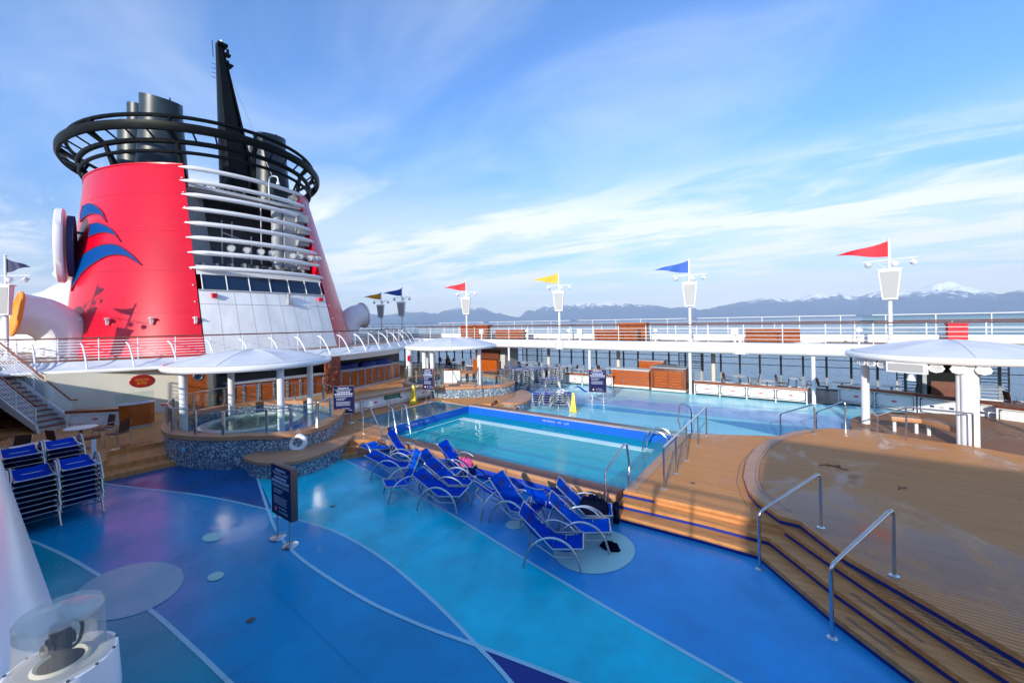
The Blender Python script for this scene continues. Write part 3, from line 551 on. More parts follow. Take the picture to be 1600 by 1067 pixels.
f=MB(); f.box(2.6,-12,2.98,34,-5,7.7); single('deckhouse',f,'white','unseen white block behind the camera on the near side, sized to shade the stage','deckhouse')  # unseen block added to throw its shade over the stage

# ---- thin sea air
hz=MB(); hz.box(-24000,-6000,-29,24000,24000,1700); m=bpy.data.materials.new('haze'); m.use_nodes=True; q=m.node_tree; q.nodes.clear(); oo=q.nodes.new('ShaderNodeOutputMaterial'); pv=q.nodes.new('ShaderNodeVolumePrincipled'); pv.inputs['Color'].default_value=(.72,.86,1,1); pv.inputs['Density'].default_value=HAZE; pv.inputs['Anisotropy'].default_value=-.1; q.links.new(pv.outputs[0],oo.inputs['Volume']); M['haze']=m
h_=struct('haze',hz,'haze','stuff')

for i,(x,y,a,l,lb) in enumerate(((.35,13.2,.4,.5,'dark tube drawn as a shadow and wet mark on the stage, left one'),(.55,13.35,-.5,.45,'dark tube crossing another as a shadow and wet mark on the stage boards'),(1.75,12.3,.9,.3,'short dark tube as a shadow and wet mark near the stage middle'))):
    f=MB(); f.tube([(0,0,0),(l*.4,.03,.01),(l*.7,-.02,.0),(l,.02,.01)],.011,5); f.tube([(l*.4,.03,.01),(l*.55,.12,.0)],.007,4); single('shadow_wet_mark',f,'woodb',lb,'shadow_wet_mark',(x,y,.615),a)  # thin dark tubes stand in for shadow and wet marks on the boards
for i,(x,y) in enumerate(((-9.49,5.43),(-6.9,2.6),(-2.2,10.6))):
    f=MB(); f.lathe([(.0,.004),(.055,.004),(.06,.001)],(0,0,0),20); struct('floor_drain',f,'dgrey').location=(x,y,.009 if i<2 else .452)
M['f_joint']=paint('floor_joint',(.0,.24,.52))
f=MB()
for P in ([(-16,3.6),(-9,3.2),(-2,2.9)],[(-11.5,8.6),(-11.2,2.2)],[(-6.2,8.6),(-6.0,1.0)]): q=line(sm2(P),.005,.0152); f.add(q.v,q.f)
struct('floor_joint',f,'f_joint')

f=MB(); f.box(-45,-6.2,.0,30,-6,2.6); single('promenade_sun_block',f,'cream','added unseen cream wall blocking the sun under the near deck below the camera','wall')  # added out of view to keep low sun off the near floor
# ================================================================= funnel
def sec(z):
    t=(z-3)/12; return 9.0,8.6-1.6*t,35.45+4.25*t,28+3.4*t
def fp(th,z,off=0):
    a,b,c,_=sec(z); return (-c+(a+off)*math.cos(R(th)),12.3+(b+off)*math.sin(R(th)),z)
fun=thing('funnel','huge red ship funnel with white louvred front and black flared ring on top','ship funnel',(-35.45,12.3,3.0)); FO=Vector((-35.45,12.3,3.0))
def fpart(name,mb,m,par=None,ang=35): mb.v=[tuple(Vector(p)-FO) for p in mb.v]; return part(name,mb,m,par or fun,ang)
f=MB(); f.grid(lambda u,v:fp(sec(3+12*v)[3]+u*(360-2*sec(3+12*v)[3]),3+12*v),96,14); 
# returned jambs of the opening
for s in (1,-1):
    f.grid(lambda u,v:(fp(s*sec(3+12*v)[3],3+12*v)[0]-u*1.0,fp(s*sec(3+12*v)[3],3+12*v)[1]-s*.0,3+12*v),2,12)
fpart('shell',f,'red')
f=MB(); f.tube([fp(sec(15)[3]+i*(360-2*sec(15)[3])/60,15.0) for i in range(61)],.07,6); fpart('shell_rim',f,'red')
def fr(z): a,b,c,e=sec(z); return -c+a*math.cos(R(e)),b*math.sin(R(e))
# white lower front (bowed) and windows
def front(z,u,off=0): x,h=fr(z); return (x+off+.35*(1-(2*u-1)**2),12.3+(2*u-1)*(h-.06),z)
f=MB(); f.grid(lambda u,v:front(3+3.72*v,u),16,6); f.grid(lambda u,v:front(7.72+.55*v,u),16,1)
fpart('front_plating',f,'white')
f=MB()
for i in range(1,9): f.tube([front(3.0,i/9,.008),front(6.7,i/9,.008)],.006,4)
f.tube([front(5.9,u/16,.01) for u in range(17)],.014,4); f.tube([front(6.74,u/16,.02) for u in range(17)],.05,6); f.tube([front(8.25,u/16,.02) for u in range(17)],.06,6)
fpart('plating_seam',f,'lgrey')
for i in range(6):
    u0=.035+i*.158; f=MB(); f.grid(lambda u,v:front(6.8+.9*v,u0+.146*u,-.03),3,1); w_=fpart('window',f,'glassdark')
for i in range(7): f=MB(); f.tube([front(6.76,.028+i*.158,-.0),front(7.74,.028+i*.158,-.0)],.035,5); fpart('window_frame',f,'white')
# recess
f=MB()
def rec(z,y,d): return (fr(z)[0]-d,12.3+y,z)
f.add([rec(8.3,-3.7,.1),rec(8.3,3.7,.1),rec(8.3,3.7,4),rec(8.3,-3.7,4)],[(0,1,2,3)])
fpart('recess_floor',f,'white')
f=MB(); f.add([rec(8.3,-3.9,3.6),rec(8.3,3.9,3.6),rec(13.6,3.7,3.6),rec(13.6,-3.7,3.6)],[(0,1,2,3)]); f.add([rec(13.6,-3.7,.3),rec(13.6,3.7,.3),rec(13.6,3.7,4),rec(13.6,-3.7,4)],[(0,1,2,3)])
fpart('recess_wall',f,'dgrey')
f=MB(); f.add([rec(8.3,-3.75,.9),rec(13.5,-3.6,.9),rec(13.5,-2.1,2.4),rec(8.3,-2.1,2.4)],[(0,1,2,3)]); fpart('recess_side_wall',f,'grey')
f=MB(); f.box(-31.9,12.3+2.1,8.3,-31.1,12.3+3.6,13.3); f.cyl(-31.6,12.3+1.8,8.3,13.2,.38,14); fpart('recess_column',f,'grey')
f=MB()
for k in range(5): f.box(-31.2,12.3+2.9,8.8+k*.9,-30.6,12.3+3.7,9.35+k*.9)
fpart('vent_box',f,'grey')
f=MB(); f.box(-33,12.3-3.5,13.55,-31.5,12.3+3.5,13.75); fpart('top_walkway',f,'white')
for k in range(26): 
    yy=12.3-3.2+k*.26; hh=random.uniform(.1,.45); f=MB(); f.box(-30.9-random.random()*.6,yy,8.36,-30.6+random.random()*.2,yy+.16,8.4+hh); fpart('machinery_box',f,'dgrey' if k%3 else 'lgrey')
for k in range(20):
    yy=12.3-3.2+k*.33; f=MB(); f.box(-32.2,yy,13.76,-32.0,yy+.1+.15*random.random(),13.85+.35*random.random()); fpart('machinery_box',f,'dgrey')
for a in ((-32,-1.6,8.4,-32,-1.6,11.8),(-32,-1.0,8.4,-32,-1.0,11.8),(-32,-1.6,11,-32,.8,10.3),(-32,.2,9,-32,.2,11),(-31.6,.7,13.5,-31.6,.7,9)): f=MB(); f.tube([(a[0],12.3+a[1],a[2]),(a[3],12.3+a[4],a[5])],.045,5); fpart('pipe',f,'lgrey')
# louvre tubes
for i in range(8):
    z=8.1+.955*i; P=[];rs=[]
    for k in range(25):
        u=k/24; x,h=fr(z); y=(2*u-1)*(h+.25); P.append((x-.05+.95*(1-(2*u-1)**2)**.8,12.3+y,z)); rs.append(.15*min(1,.15+min(u,1-u)*14))
    f=MB(); f.tube(P,rs,10); fpart('louvre_tube',f,'white_gloss')
for k,y in enumerate((-2.1,-1.2,-.35,.35,1.75,2.25,3.0,3.35,3.6)):
    f=MB(); f.lathe([(.02,-.16),(.18,-.14),(.23,.0),(.24,.12)],(0,0,0),16); f.xf(Matrix.Translation((fr(9.4)[0]+.75,12.3+y*.98,9.45))@Euler((0,R(82),R(-20))).to_matrix().to_4x4()); f.tube([(fr(9.4)[0]+.65,12.3+y*.98,8.9),(fr(9.4)[0]+.65,12.3+y*.98,9.3)],.03,5)
    fl_=fpart('floodlight',f,'white')
    f=MB(); f.lathe([(0.001,0),(.19,0)],(0,0,0),16); f.xf(Matrix.Translation((fr(9.4)[0]+.75,12.3+y*.98,9.45))@Euler((0,R(82),R(-20))).to_matrix().to_4x4()@Matrix.Translation((0,0,.09))); fpart('lens',f,'lgrey',fl_)
f=MB(); f.tube([(fr(9)[0]+.65,12.3-3.4,9.0),(fr(9)[0]+.65,12.3+3.6,9.0)],.035,5); fpart('light_rail',f,'white')
for y in (-3.2,3.4): f=MB(); f.box(fr(6.5)[0]+.05,12.3+y-.12,6.3,fr(6.5)[0]+.4,12.3+y+.12,6.55); fpart('beacon',f,'red')
f=MB(); f.box(fr(6.5)[0]+.3,12.3+.9,6.0,fr(6.5)[0]+.75,12.3+1.15,6.2); f.box(fr(6.5)[0]+.4,12.3+.95,6.2,fr(6.5)[0]+.6,12.3+1.1,6.7); fpart('camera_bracket',f,'grey')
f=MB(); xx=fr(14.5)[0]+.9; f.tube(smoothpath([(xx,13.3,13.4),(xx,13.3,14.9),(xx+.1,13.4,15.3),(xx+.35,13.7,15.3),(xx+.4,13.75,15.0)],5),.05,6); f.cyl(xx+.4,13.75,14.75,15.0,.14,10,.06); fpart('lamp_bracket',f,'white')
f=MB(); f.lathe([(.1,-.2),(.3,0),(.34,.08)],(0,0,0),16); f.xf(Matrix.Translation((fr(14)[0]+.2,15.2,14.2))@Euler((0,R(70),R(-35))).to_matrix().to_4x4()); fpart('horn',f,'cream')
for j in range(9):
    f=MB(); z=5.2+j*1.05
for s in (-1,1):
    for j in range(10): f=MB(); p=fp(s*(sec(5+j)[3]+1.2),5+j,.0); f.cyl(p[0]+.03,p[1],p[2],p[2]+.06,.045,8); fpart('bolt',f,'white')
for z in (5.4,7.9,10.4,12.9): f=MB(); f.tube([fp(sec(z)[3]+2+i*(356-2*sec(z)[3])/60,z,.001) for i in range(61)],.009,4); fpart('plate_seam',f,'reddark')
# wave emblem panels
Wv=[[(-88,12.2),(-85.8,12.62),(-79.3,12.64),(-74.3,12.46),(-70,12.11),(-67.4,11.76),(-64.5,11.08),(-67.2,11.5),(-69.7,11.68),(-73.5,11.8),(-78,11.79),(-82.5,11.69),(-86,11.5)],
[(-75.4,11.08),(-70.3,11.12),(-65.7,10.91),(-61.6,10.57),(-59.2,10.22),(-56.8,9.71),(-59.2,10.12),(-61.4,10.26),(-64.3,10.38),(-67.4,10.40),(-70.8,10.35),(-75.4,10.2)],
[(-87,8.3),(-81.3,8.94),(-76,9.25),(-71.1,9.47),(-65.8,9.61),(-61.1,9.61),(-57.7,9.49),(-54.4,9.18),(-51.3,8.8),(-47.9,8.21),(-51.3,8.55),(-54.3,8.8),(-57.4,8.9),(-60.8,8.9),(-64.2,8.8),(-68,8.57),(-72.3,8.32),(-77.3,7.95),(-83,7.4),(-87,6.9)]]
def patch(poly,off):
    from mathutils.geometry import tessellate_polygon
    bm=bmesh.new(); vs=[bm.verts.new((x*.12,y,0)) for x,y in poly]; bm.faces.new(vs); bmesh.ops.triangulate(bm,faces=bm.faces[:]); bmesh.ops.subdivide_edges(bm,edges=bm.edges[:],cuts=3,use_grid_fill=True)
    f=MB(); bm.verts.index_update(); f.add([fp(v.co.x/.12,v.co.y,off) for v in bm.verts],[tuple(v.index for v in fc.verts) for fc in bm.faces]); bm.free(); return f
for wv in Wv:
    fpart('wave_panel',patch(wv,.035),'waveblue',ang=180); f=MB(); f.tube([fp(x,y,.03) for x,y in wv],.035,5,closed=True); fpart('wave_edge',f,'reddark')
f=MB(); f.lathe([(.001,-.2),(.96,-.2),(1,-.12),(1,.12),(.96,.2),(.001,.2)],(0,0,0),40); f.xf(Matrix.Translation((-36.9,3.85,9.7))@Euler((0,0,R(-12))).to_matrix().to_4x4()@Euler((R(90),0,0)).to_matrix().to_4x4()@Matrix.Diagonal((1.3,2.3,1,1))); fpart('emblem_plate',f,'white_gloss')
f=MB(); f.lathe([(.001,-.15),(1,-.15),(1,.15),(.001,.15)],(0,0,0),40); f.xf(Matrix.Translation((-36.8,4.3,9.7))@Euler((0,0,R(-12))).to_matrix().to_4x4()@Euler((R(90),0,0)).to_matrix().to_4x4()@Matrix.Diagonal((1.1,1.9,1,1))); f.tube([(-36.8,4.2,10.6),(-36.8,5.2,10.6)],.08,6); f.tube([(-36.8,4.2,8.6),(-36.8,5,8.6)],.08,6); fpart('emblem_backing',f,'navyflag')
for x in (-74,-60,-44,-30): 
    f=MB(); p=fp(x,4.75,.1); f.box(p[0]-.06,p[1]-.06,p[2],p[0]+.06,p[1]+.06,p[2]+.4); f.box(p[0]-.16,p[1]-.1,p[2]+.3,p[0]+.16,p[1]+.02,p[2]+.36); fpart('wall_bracket',f,'white')
f=MB(); f.grid(lambda u,v:(-39.7+6.5*v*math.cos(2*PI*u),12.3+6.6*v*math.sin(2*PI*u),14.2),32,2); fpart('funnel_deck',f,'dgrey')
# rings
def ring(a,b,c,z,r,n=72,flat=None):
    f=MB(); P=[(-c+a*math.cos(2*PI*i/n),12.3+b*math.sin(2*PI*i/n),z) for i in range(n)]; f.tube(P,r,8,closed=True)
    return f
f=ring(9.15,7.15,39.8,15.75,.12); fpart('crown_ring',f,'black')
f=ring(9.2,7.2,40.0,16.45,.17); fpart('crown_ring',f,'black')
f=MB(); n_=80
pr=[(0,-.28),(.18,-.3),(.3,-.1),(.3,.2),(.1,.3),(-.1,.15)]
vs=[];k=len(pr)
for i in range(n_):
    t=2*PI*i/n_
    for (d,h) in pr: vs.append((-40.5+(10.0+d)*math.cos(t),12.3+(8.0+d)*math.sin(t),17.2+h))
f.add(vs,[(i*k+j,i*k+(j+1)%k,((i+1)%n_)*k+(j+1)%k,((i+1)%n_)*k+j) for i in range(n_) for j in range(k)]); fpart('crown_ring',f,'black')
f=ring(9.75,7.75,40.4,17.95,.13); fpart('crown_ring',f,'black')
for i in range(44):
    t=2*PI*i/44; w=.15 if i%4==0 else .06; c,s=math.cos(t),math.sin(t); f=MB()
    f.tube([(-40.0+9.2*c,12.3+7.2*s,16.45),(-40.5+10.1*c,12.3+8.1*s,17.05)],w,5)
    if i%4==0: f.tube([(-40.0+9.2*c,12.3+7.2*s,16.45),(-40.5+10.1*c,12.3+8.1*s,17.3),(-40.4+9.75*c,12.3+7.75*s,17.95)],.12,6); f.tube([(-39.7+8.8*c,12.3+6.8*s,15),(-40+9.2*c,12.3+7.2*s,16.45)],.14,6); f.tube([(-39.7+8.0*c,12.3+6.0*s,14.3),(-40+9.2*c,12.3+7.2*s,16.45)],.09,5)
    fpart('crown_spoke',f,'black')
# exhaust stacks and mast: each stands in the funnel top
def stack(x,y,r0,r1,z1,slant,name='exhaust_stack',sx=1):
    f=MB(); n=28; zs=[14.2,16,18,z1-.6]
    for zi,z in enumerate(zs): pass
    vs=[];
    for k,(z,r) in enumerate(((14.2,r0),(z1-1,r1),(z1,r1),(z1,r1-.06),(z1-1.2,r1-.06))):
        for j in range(n):
            a=2*PI*j/n; zz=z+(slant*(-math.cos(a)) if k in (2,3) else 0); vs.append((x+r*sx*math.cos(a),y+r*math.sin(a),zz))
    fs=[(i*n+j,i*n+(j+1)%n,(i+1)*n+(j+1)%n,(i+1)*n+j) for i in range(4) for j in range(n)]+[tuple(4*n+j for j in range(n))]
    f.add(vs,fs); f.tube([(x,y+r1*.4,z1+.05),(x,y+r1*.4,z1+.35)],.06,5); return fpart(name,f,'stackblack')
stack(-37.0,8.8,1.55,1.2,20.9,.35); stack(-41.2,8.5,1.0,.75,21.7,.1); stack(-36.9,16.1,1.45,1.12,20.9,.2); stack(-41.0,16.3,1.0,.75,21.0,.1); stack(-39.5,8.0,1.2,1.1,19.5,.1)
mast=MB()
def mx_(t): # tapered raked mast, fin section
    z=14.2+(26.7-14.2)*t; x=-33.4-3.3*t; h=1.05*(1-t)+.2*t; d=.9*(1-t)+.22*t; return x,z,h,d
prev=None; vs=[];fs=[]
secp=[(-1,-.8),(-.6,-1),(.6,-1),(1,-.8),(1.0,.5),(.55,.55),(.55,.8),(1,.85),(1,1),(-.8,1)]
k=len(secp)
for i in range(9):
    x,z,h,d=mx_(i/8)
    for (p,q) in secp: vs.append((x+p*d,12.3+q*h,z))
fs=[(i*k+j,i*k+(j+1)%k,(i+1)*k+(j+1)%k,(i+1)*k+j) for i in range(8) for j in range(k)]+[tuple(range(8*k,9*k))]
mast.add(vs,fs); fpart('mast',mast,'black')
f=MB(); x,z,h,d=mx_(1); 
f.box(x-.1,12.1,z-.2,x+.5,12.75,z+.0); f.box(x+.2,12.5,z-.9,x+.6,12.9,z-.75); f.box(x+.1,12.35,z-1.7,x+.8,13.0,z-1.6); f.cyl(x+.4,12.75,z-.75,z-.35,.1,8); f.cyl(x+.4,12.75,z-1.6,z-1.25,.1,8)
f.tube([(x,11.9,z-1.2),(x,11.85,z+.1)],.025,4)
for q in range(4): f.tube([(x,12.1,z-1.7-.35*q),(x,11.8,z-1.72-.35*q)],.02,4)
fpart('mast_lamps',f,'black'); f=MB(); f.cyl(x+.1,12.45,z+.0,z+.3,.13,10); f.tube([(-36.2,13,24),(-33.4,14.6,16.3)],.012,4); fpart('mast_light',f,'white')
# vent cowls either side of the funnel and white domes beyond it
def cowl(y,s,label):
    t=thing('vent_cowl',label,'vent',(-34.2,y+1.1*s,3.0),0,'vent cowls beside the funnel')
    C0=[(0,0,0),(0,0,.9),(.02,-.3*s,1.7),(.05,-.95*s,2.25),(.1,-1.75*s,2.42)]
    P=smoothpath(C0,5); rs=[1.15+.0*i for i in range(len(P))]; L_=len(P)
    rs=[1.15-.1*i/L_+ (.18*max(0,(i/L_-.8))*5*.5) for i in range(L_)]
    f=MB(); f.tube(P,rs,28,cap=False); part('duct',f,'white_gloss',t)
    d=(P[-1]-P[-2]).normalized(); q=d.to_track_quat('Z','Y').to_matrix().to_4x4(); f=MB(); f.lathe([(1.12,-.06),(1.2,-.04),(1.24,.04),(1.2,.1),(1.08,.12),(.95,.02),(.4,-.12),(.01,-.15)],(0,0,0),32); f.xf(Matrix.Translation(P[-1])@q); part('rim',f,'orange' if s>0 else 'white',t)
    return t
cowl(2.6,1,'white bent vent cowl with an orange rim left of the red funnel'); cowl(22.2,-1,'pale round vent cowl behind the right foot of the red funnel')
def dome(x,y,z,rx,ry,rz,label):
    f=MB(); f.lathe([(math.cos(R(a)),math.sin(R(a))) for a in range(-90,91,9)],(0,0,0),32); f.xf(Matrix.Translation((0,0,rz))@Matrix.Diagonal((rx,ry,rz,1))); 
    return single('radar_dome',f,'white_gloss',label,'radar dome',(x,y,z),0,'white domes left of the funnel')
f=MB(); f.lathe([(math.cos(R(a)),math.sin(R(a))) for a in range(0,91,9)],(0,0,0),32); f.xf(Matrix.Diagonal((6.5,4.2,5.8,1))); single('deckhouse',f,'white_gloss','large smooth white rounded housing behind the orange rimmed vent','deckhouse',(-47,6.6,3.0))
f=MB(); f.lathe([(math.cos(R(a)),math.sin(R(a))) for a in range(0,91,9)],(0,0,0),32); f.xf(Matrix.Diagonal((7,4.0,5.5,1))); single('deckhouse',f,'white_gloss','farther smooth white rounded housing at the left edge behind the pole','deckhouse',(-60,6.0,3.0))
dome(-44,4.9,8.1,.9,.75,.5,'small white ball shaped dome at the left edge of the red funnel')
# ================================================================= awning under the rail
aw=thing('awning','long pale canvas awning with white edge tube below the upper deck rail','awning',(-23.2,12.3,2.6)); AO=Vector((-23.2,12.3,2.6))
def awp(u,v):
    y=-.6+26.0*u; s=abs(math.sin(PI*u*13)); x=ARC(y,-24.62)*(1-v)+ARC(y,-23.15)*v; z=3.02-.32*v-.06*math.sin(PI*v)*s
    return (x,y,z)
f=MB(); f.grid(awp,156,6); f.v=[tuple(Vector(p)-AO) for p in f.v]; part('canvas',f,'canvas',aw)
f=MB(); f.tube([Vector(awp(i/60,1.0))-AO-Vector((0,0,.07)) for i in range(61)],.085,8); part('edge_tube',f,'white',aw)
f=MB(); f.grid(lambda u,v:tuple(Vector((ARC(-.6+26*u,-24.62)*(1-v)+ARC(-.6+26*u,-23.2)*v,-.6+26*u,2.62))-AO),60,1); part('soffit',f,'cream',aw)
bm_=None
for i in range(18):
    y=.6+i*1.42
    xi=ARC(y,-24.75); xo=ARC(y,-23.3)
    f=MB(); f.tube([Vector(p)-AO for p in smoothpath([(xi,y,3.85),(xi+.5,y,3.72),(xi+1.0,y,3.3),(xo,y,2.72)],4)],.038,6); part('bracket',f,'white',aw)
# ================================================================= canopies
def canopy(cx,cy,label,r=2.73,ze=3.08,zt=3.62,grp='white domed canopies'):
    t=thing('canopy',label,'canopy',(cx,cy,.45),0,grp); z0=-.45; pr=[]
    f=MB(); n=48
    def cf(u,v):
        a=2*PI*u; rr=r*v; k=1-v**2.0; seam=.05*abs(math.sin(4*a))*math.sin(PI*v); return (rr*math.cos(a),rr*math.sin(a),z0+ze+.07+(zt-ze-.07)*k-seam)
    f.grid(cf,96,10); f.v=f.v; part('canvas',f,'canvas',t)
    f=MB(); f.tube([(r*math.cos(2*PI*i/n),r*math.sin(2*PI*i/n),z0+ze) for i in range(n)],.115,10,closed=True); part('rim_tube',f,'white_gloss',t)
    for k in range(8):
        a=2*PI*k/8; f=MB(); f.tube([(q*r*math.cos(a),q*r*math.sin(a),z0+ze+.078+(zt-ze-.07)*(1-q**2.0)) for q in [i/8*.97 for i in range(9)]],.006,4); part('seam',f,'lgrey',t)
    f=MB()
    f.tube([(r*.965*math.cos(2*PI*i/n),r*.965*math.sin(2*PI*i/n),z0+ze+.115) for i in range(n)],.012,4,closed=True); part('lacing_line',f,'lgrey',t)
    f=MB(); f.lathe([(r-.1,z0+ze-.02),(1.2,z0+ze+.03),(.01,z0+ze+.05)],(0,0,0),40); part('ceiling',f,'white',t)
    return t
c1=canopy(-17.7,6.92,'white domed canopy on four columns over the near whirlpool tub')
for (x,y) in ((0,-2.25),(2.25,0),(-2.25,0),(0,2.25)): f=MB(); f.cyl(x,y,.2,2.62,.12,14); part('column',f,'white',c1)
c2=canopy(-17.7,18.1,'white domed canopy over the far whirlpool tub with steps in front')
for (x,y) in ((0,-2.25),(2.25,0),(-2.25,0),(.5,-2.1)): f=MB(); f.cyl(x,y,.2,2.62,.12,14); part('column',f,'white',c2)
c3=canopy(4.25,20.3,'large white domed canopy with floodlights under its rim at the right edge')
f=MB(); f.cyl(-2.25,-.1,-.1,2.62,.13,16); part('column',f,'white',c3)
f=MB()
for a in range(0,360,60): f.cyl(-.13+.14*math.cos(R(a)),-2.35+.14*math.sin(R(a)),.0,2.62,.11,12)
part('column',f,'white',c3)
f=MB(); f.cyl(2.25,0,.0,2.6,.13,16); part('column',f,'white',c3)
for i,a in enumerate((196,204,213,222,252,262,273)):
    x,y=2.62*math.cos(R(a)),2.62*math.sin(R(a)); f=MB(); f.lathe([(.03,-.12),(.13,-.1),(.165,.02),(.15,.05),(.12,.05),(.12,.03),(.0,.03)],(0,0,0),8); f.xf(Matrix.Translation((x,y,2.38))@Euler((R(78),0,R(a+90))).to_matrix().to_4x4()@Matrix.Diagonal((1.15,.9,1,1)));f.tube([(x,y,2.4),(x,y,2.55)],.03,5); l_=part('floodlight',f,'white',c3)
    f=MB(); f.lathe([(.118,0),(.001,.0)],(0,0,0),14); f.xf(Matrix.Translation((x,y,2.38))@Euler((R(78),0,R(a+90))).to_matrix().to_4x4()@Matrix.Translation((0,0,.04))); part('lens',f,'lgrey',l_)
f=MB(); f.box(-.5,-.06,-.17,.5,.1,.17); f.box(-.44,-.075,-.12,.44,-.05,.12,1); f.cyl(.12,0,-.4,-.2,.12,12,.05); s_=part('speaker_box',f,['white','mesh'],c3); s_.location=(-1.45,-2.25,2.35); s_.rotation_euler=(0,0,R(-32))
# ================================================================= whirlpools
def whirl(cx,cy,sgn,label,outline,lobe):
    t=thing('whirlpool_tub',label,'whirlpool',(cx,cy,.0),0,'round whirlpool tubs'); o=Vector((cx,cy,0))
    P=sm2(outline,6,True); Q=[(x-cx,y-cy) for x,y in P]; n=len(Q)
    def off(Q,d):
        out=[]
        for i in range(len(Q)):
            a=Vector(Q[i-1]); b_=Vector(Q[(i+1)%len(Q)]); tt=(b_-a).normalized(); nn=Vector((tt.y,-tt.x)); out.append((Q[i][0]+nn.x*d,Q[i][1]+nn.y*d))
        return out
    area=sum(Q[i][0]*Q[(i+1)%n][1]-Q[(i+1)%n][0]*Q[i][1] for i in range(n)); s=1 if area>0 else -1
    O=off(Q,-.06*s); I=off(Q,-.42*s)
    f=MB(); f.add([(x,y,0) for x,y in O]+[(x,y,.93) for x,y in O],[(i,(i+1)%n,(i+1)%n+n,i+n) for i in range(n)]); part('wall',f,'mosaic' if sgn>0 else 'mosl',t)
    J=off(Q,.0); f=MB(); vs=[(x,y,.92) for x,y in J]+[(x,y,1.05) for x,y in J]+[(x,y,1.05) for x,y in I]+[(x,y,.9) for x,y in I]
    f.add(vs,[(k*n+i,k*n+(i+1)%n,(k+1)*n+(i+1)%n,(k+1)*n+i) for k in range(3) for i in range(n)]); part('coping',f,'tan',t,ang=50)
    f=MB(); f.add([(x,y,.6) for x,y in I]+[(x,y,.9) for x,y in I],[(i,(i+1)%n,(i+1)%n+n,i+n) for i in range(n)]); part('inner_wall',f,'mosaic',t)
    f=MB(); f.sheet(I,.62); part('inner_floor',f,'t_mid2',t)
    f=MB(); f.lathe([(1.75,-.02),(1.75,.16),(1.5,.18),(1.45,.1)],(.15,-.1 if sgn>0 else .1,.64),40); part('tub_rim',f,'tubrim',t)
    f=MB(); f.lathe([(1.47,.1),(.01,.1)],(.15,-.1 if sgn>0 else .1,.64),40); part('water',f,'tubw',t)
    return t,J,off
M['t_mid2']=mat('inner_blue',(.006,.12,.42),.2,var=.1); M['tubrim']=mat('tub_rim',(.5,.58,.58),.3,var=.3,vs=20); M['tubw']=mat('tub_water',(.03,.11,.11),.06,c2=(.06,.17,.16),vs=6,bump=.4,bs=6)
O1=[(-18.38,4.2),(-17.0,4.03),(-15.81,4.35),(-14.85,4.85),(-14.3,5.35),(-13.75,5.75),(-13.3,6.35),(-13.35,7.3),(-14.0,8.2),(-14.8,9.0),(-16,9.75),(-17.7,9.95),(-19.4,9.4),(-20.6,8.2),(-20.9,6.9),(-20.5,5.6),(-19.6,4.7)]
w1,J1,off_=whirl(-17.7,6.92,1,'near raised whirlpool tub with pebble mosaic wall and glass rail',O1,1)
O2=[(x,25.0-y) for x,y in O1][::-1]
w2,J2,_=whirl(-17.7,18.1,-1,'far raised whirlpool tub beyond the pool with wooden steps',O2,1)
def glassrail(label,P,z0,h,skip=(),step=1):
    o=Vector((P[0][0],P[0][1],z0)); t=thing('glass_railing',label,'glass railing',tuple(o)); pm=None
    for i,p in enumerate(P):
        if pm is None: f=MB(); f.box(-.035,-.035,0,.035,.035,h); pm=f.mesh('post','steel')
        q=link('post',pm,t); q.location=(p[0]-o.x,p[1]-o.y,0); 
        d=math.atan2(P[(i+1)%len(P)][1]-p[1],P[(i+1)%len(P)][0]-p[0]); q.rotation_euler=(0,0,d)
    f=MB(); f2=MB()
    for i in range(len(P)-1):
        if i in skip: continue
        a=Vector((P[i][0]-o.x,P[i][1]-o.y,0)); b_=Vector((P[i+1][0]-o.x,P[i+1][1]-o.y,0)); d=(b_-a).normalized()*.06; a+=d; b_-=d; nn=Vector((-d.y,d.x,0)).normalized()*.005; u=Vector((0,0,1))
        f=MB(); vs=[a+nn+u*.05,b_+nn+u*.05,b_-nn+u*.05,a-nn+u*.05,a+nn+u*(h-.08),b_+nn+u*(h-.08),b_-nn+u*(h-.08),a-nn+u*(h-.08)]
        f.add(vs,[(0,1,2,3),(4,7,6,5),(0,4,5,1),(1,5,6,2),(2,6,7,3),(3,7,4,0)]); part('pane',f,'glass',t)
        f2=MB(); f2.tube([a+u*h,b_+u*h],.02,6); part('top_rail',f2,'steel',t)
    return t
def onring(O,idx,cx,cy,k=.93): return [(cx+(O[i][0]-cx)*k,cy+(O[i][1]-cy)*k) for i in idx]
glassrail('glass railing with steel posts round the coping of the near whirlpool',onring(O1,[14,15,16,0,1,2,3,5,6,7,8],-17.7,6.92,.94),1.05,.78)
glassrail('glass railing on the back coping of the near whirlpool',onring(O1,[10,11,12,13,14],-17.7,6.92,.94),1.05,.78)
glassrail('glass railing on the left side of the far whirlpool',onring(O2,[1,2,3,4,5],-17.7,18.1,.94) ,1.05,.78)
glassrail('glass railing on the right side of the far whirlpool beside the stacked loungers',onring(O2,[8,9,10,11,12,13],-17.7,18.1,.94),1.05,.78)
